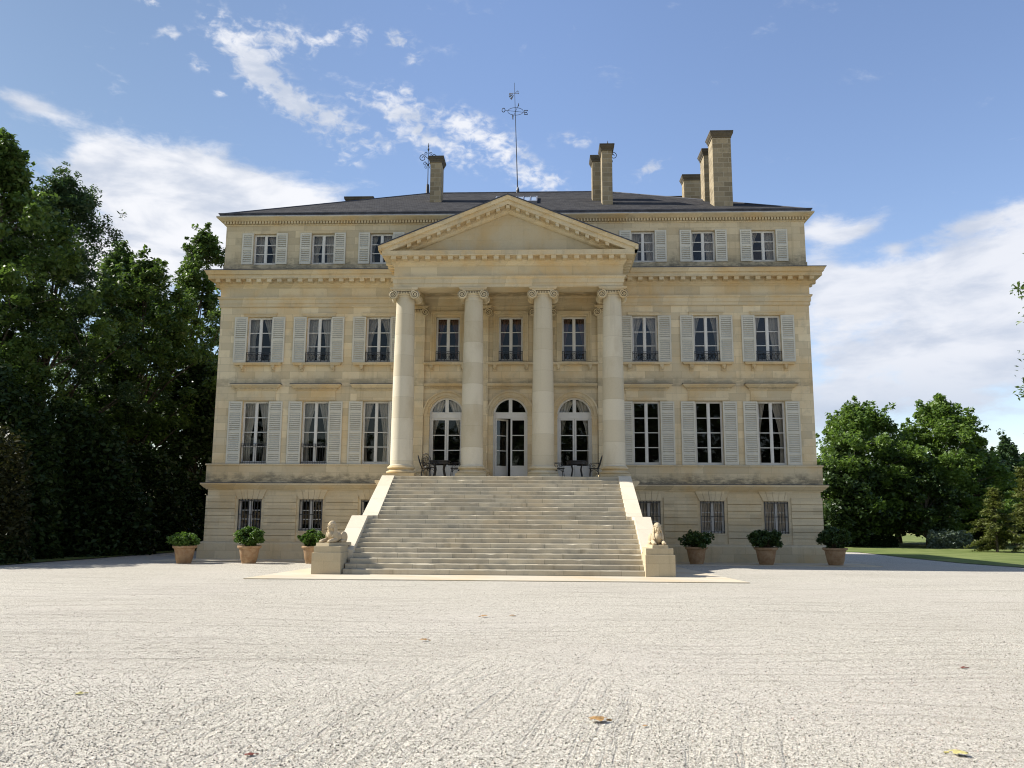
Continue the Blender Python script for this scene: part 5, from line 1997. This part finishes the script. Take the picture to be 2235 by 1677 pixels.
# ---------------------------------------------------------------- loose gravel stones near the camera
def pebbles():
    rng = np.random.default_rng(5)
    n = 60000
    # denser close by
    u = rng.uniform(0, 1, n)
    yy = -29.8 + 17.0 * rng.beta(1.0, 3.0, n)
    dist = yy + 35.66
    xx = 1.48 - .04 * dist + rng.uniform(-.66, .66, n) * dist
    s = rng.uniform(.004, .0095, n) * rng.uniform(.8, 1.2, n)
    base = np.array([(1, 0, 0), (-1, 0, 0), (0, 1, 0), (0, -1, 0), (0, 0, 1), (0, 0, -1)], float)
    fac = np.array([(0, 2, 4), (2, 1, 4), (1, 3, 4), (3, 0, 4), (2, 0, 5), (1, 2, 5), (3, 1, 5), (0, 3, 5)])
    A = rng.normal(size=(n, 3, 3))
    Q, _ = np.linalg.qr(A)
    st = rng.uniform(.55, 1.25, (n, 1, 3))
    v = (base[None] * st) @ Q * s[:, None, None]
    c = np.stack([xx, yy, gz(xx, yy) + s * .35], -1)
    v = (v + c[:, None]).reshape(-1, 3)
    f = (fac[None] + (np.arange(n) * 6)[:, None, None]).reshape(-1, 3)
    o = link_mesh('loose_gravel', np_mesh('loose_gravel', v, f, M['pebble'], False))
    tag(o, 'loose pale gravel stones strewn over the forecourt', 'gravel', kind='stuff')


pebbles()


# ---------------------------------------------------------------- fallen leaves
def fallen(x, y, s, rz_, mat, lab, curl=.5, name='fallen_leaf'):
    mb = MB()
    n = 18
    rnd = random.Random(int(x * 1000))
    pts = [(0, 0, .30 * s)]
    for ring in (.5, 1.0):
        for k in range(n):
            a = 2 * math.pi * k / n
            lob = 1 if ring < 1 else (.62 + .38 * abs(math.cos(2.5 * a)))
            r = ring * s * .5 * lob
            px, py = r * math.cos(a) * 1.25, r * math.sin(a) * .85
            pz = curl * s * (.55 - 1.6 * (py / s) ** 2 - .5 * (px / s) ** 2) + rnd.uniform(-.04, .05) * s
            pts.append((px, py, max(.006, pz)))
    fs = [(0, 1 + k, 1 + (k + 1) % n) for k in range(n)]
    fs += [(1 + k, 1 + n + k, 1 + n + (k + 1) % n, 1 + (k + 1) % n) for k in range(n)]
    mb.add(pts, fs)
    mb.tube([(s * .55, 0, .1 * s), (s * .85, .05 * s, .05 * s)], .006 * s / .1, 4)
    me = mb.mesh(name, mat, True)
    o = link_mesh(name, me, None, (x, y, gzf(x, y) + .006), rz_)
    tag(o, lab, 'leaf', 'fallen leaves on the gravel')


fallen(1.94, -28.05, .15, .2, M['dry_leaf'], 'large curled golden-brown dry leaf on the gravel, biggest of all')
fallen(4.61, -28.91, .12, 2.6, M['pale_leaf'], 'pale yellow-green curled leaf on the gravel near the bottom right corner')
fallen(-.71, -29.23, .075, .4, M['red_leaf'], 'small dark red leaf on the gravel near the bottom edge, left of centre', .35)
fallen(2.02, -29.55, .08, 1.2, M['red_leaf'], 'reddish leaf cut by the bottom edge below the big golden leaf', .35)
fallen(2.33, -28.2, .05, .8, M['dry_leaf'], 'tiny tan leaf scrap just right of the big golden leaf')
fallen(-.23, -23.53, .11, .3, M['dry_leaf'], 'small tan leaf alone on the gravel left of the centre line')
fallen(.42, -20.7, .12, 2.8, M['dry_leaf'], 'brown leaf lying in the middle of the forecourt, straight before the steps')
fallen(.90, -20.55, .09, .4, M['dry_leaf'], 'thin brown leaf scrap beside the leaf before the steps')
fallen(6.46, -25.19, .085, .1, M['red_leaf'], 'small dark leaf far out on the right gravel', .3)
fallen(-3.12, -27.24, .085, .3, M['pale_leaf'], 'flat greenish leaf far out on the left gravel', .15)
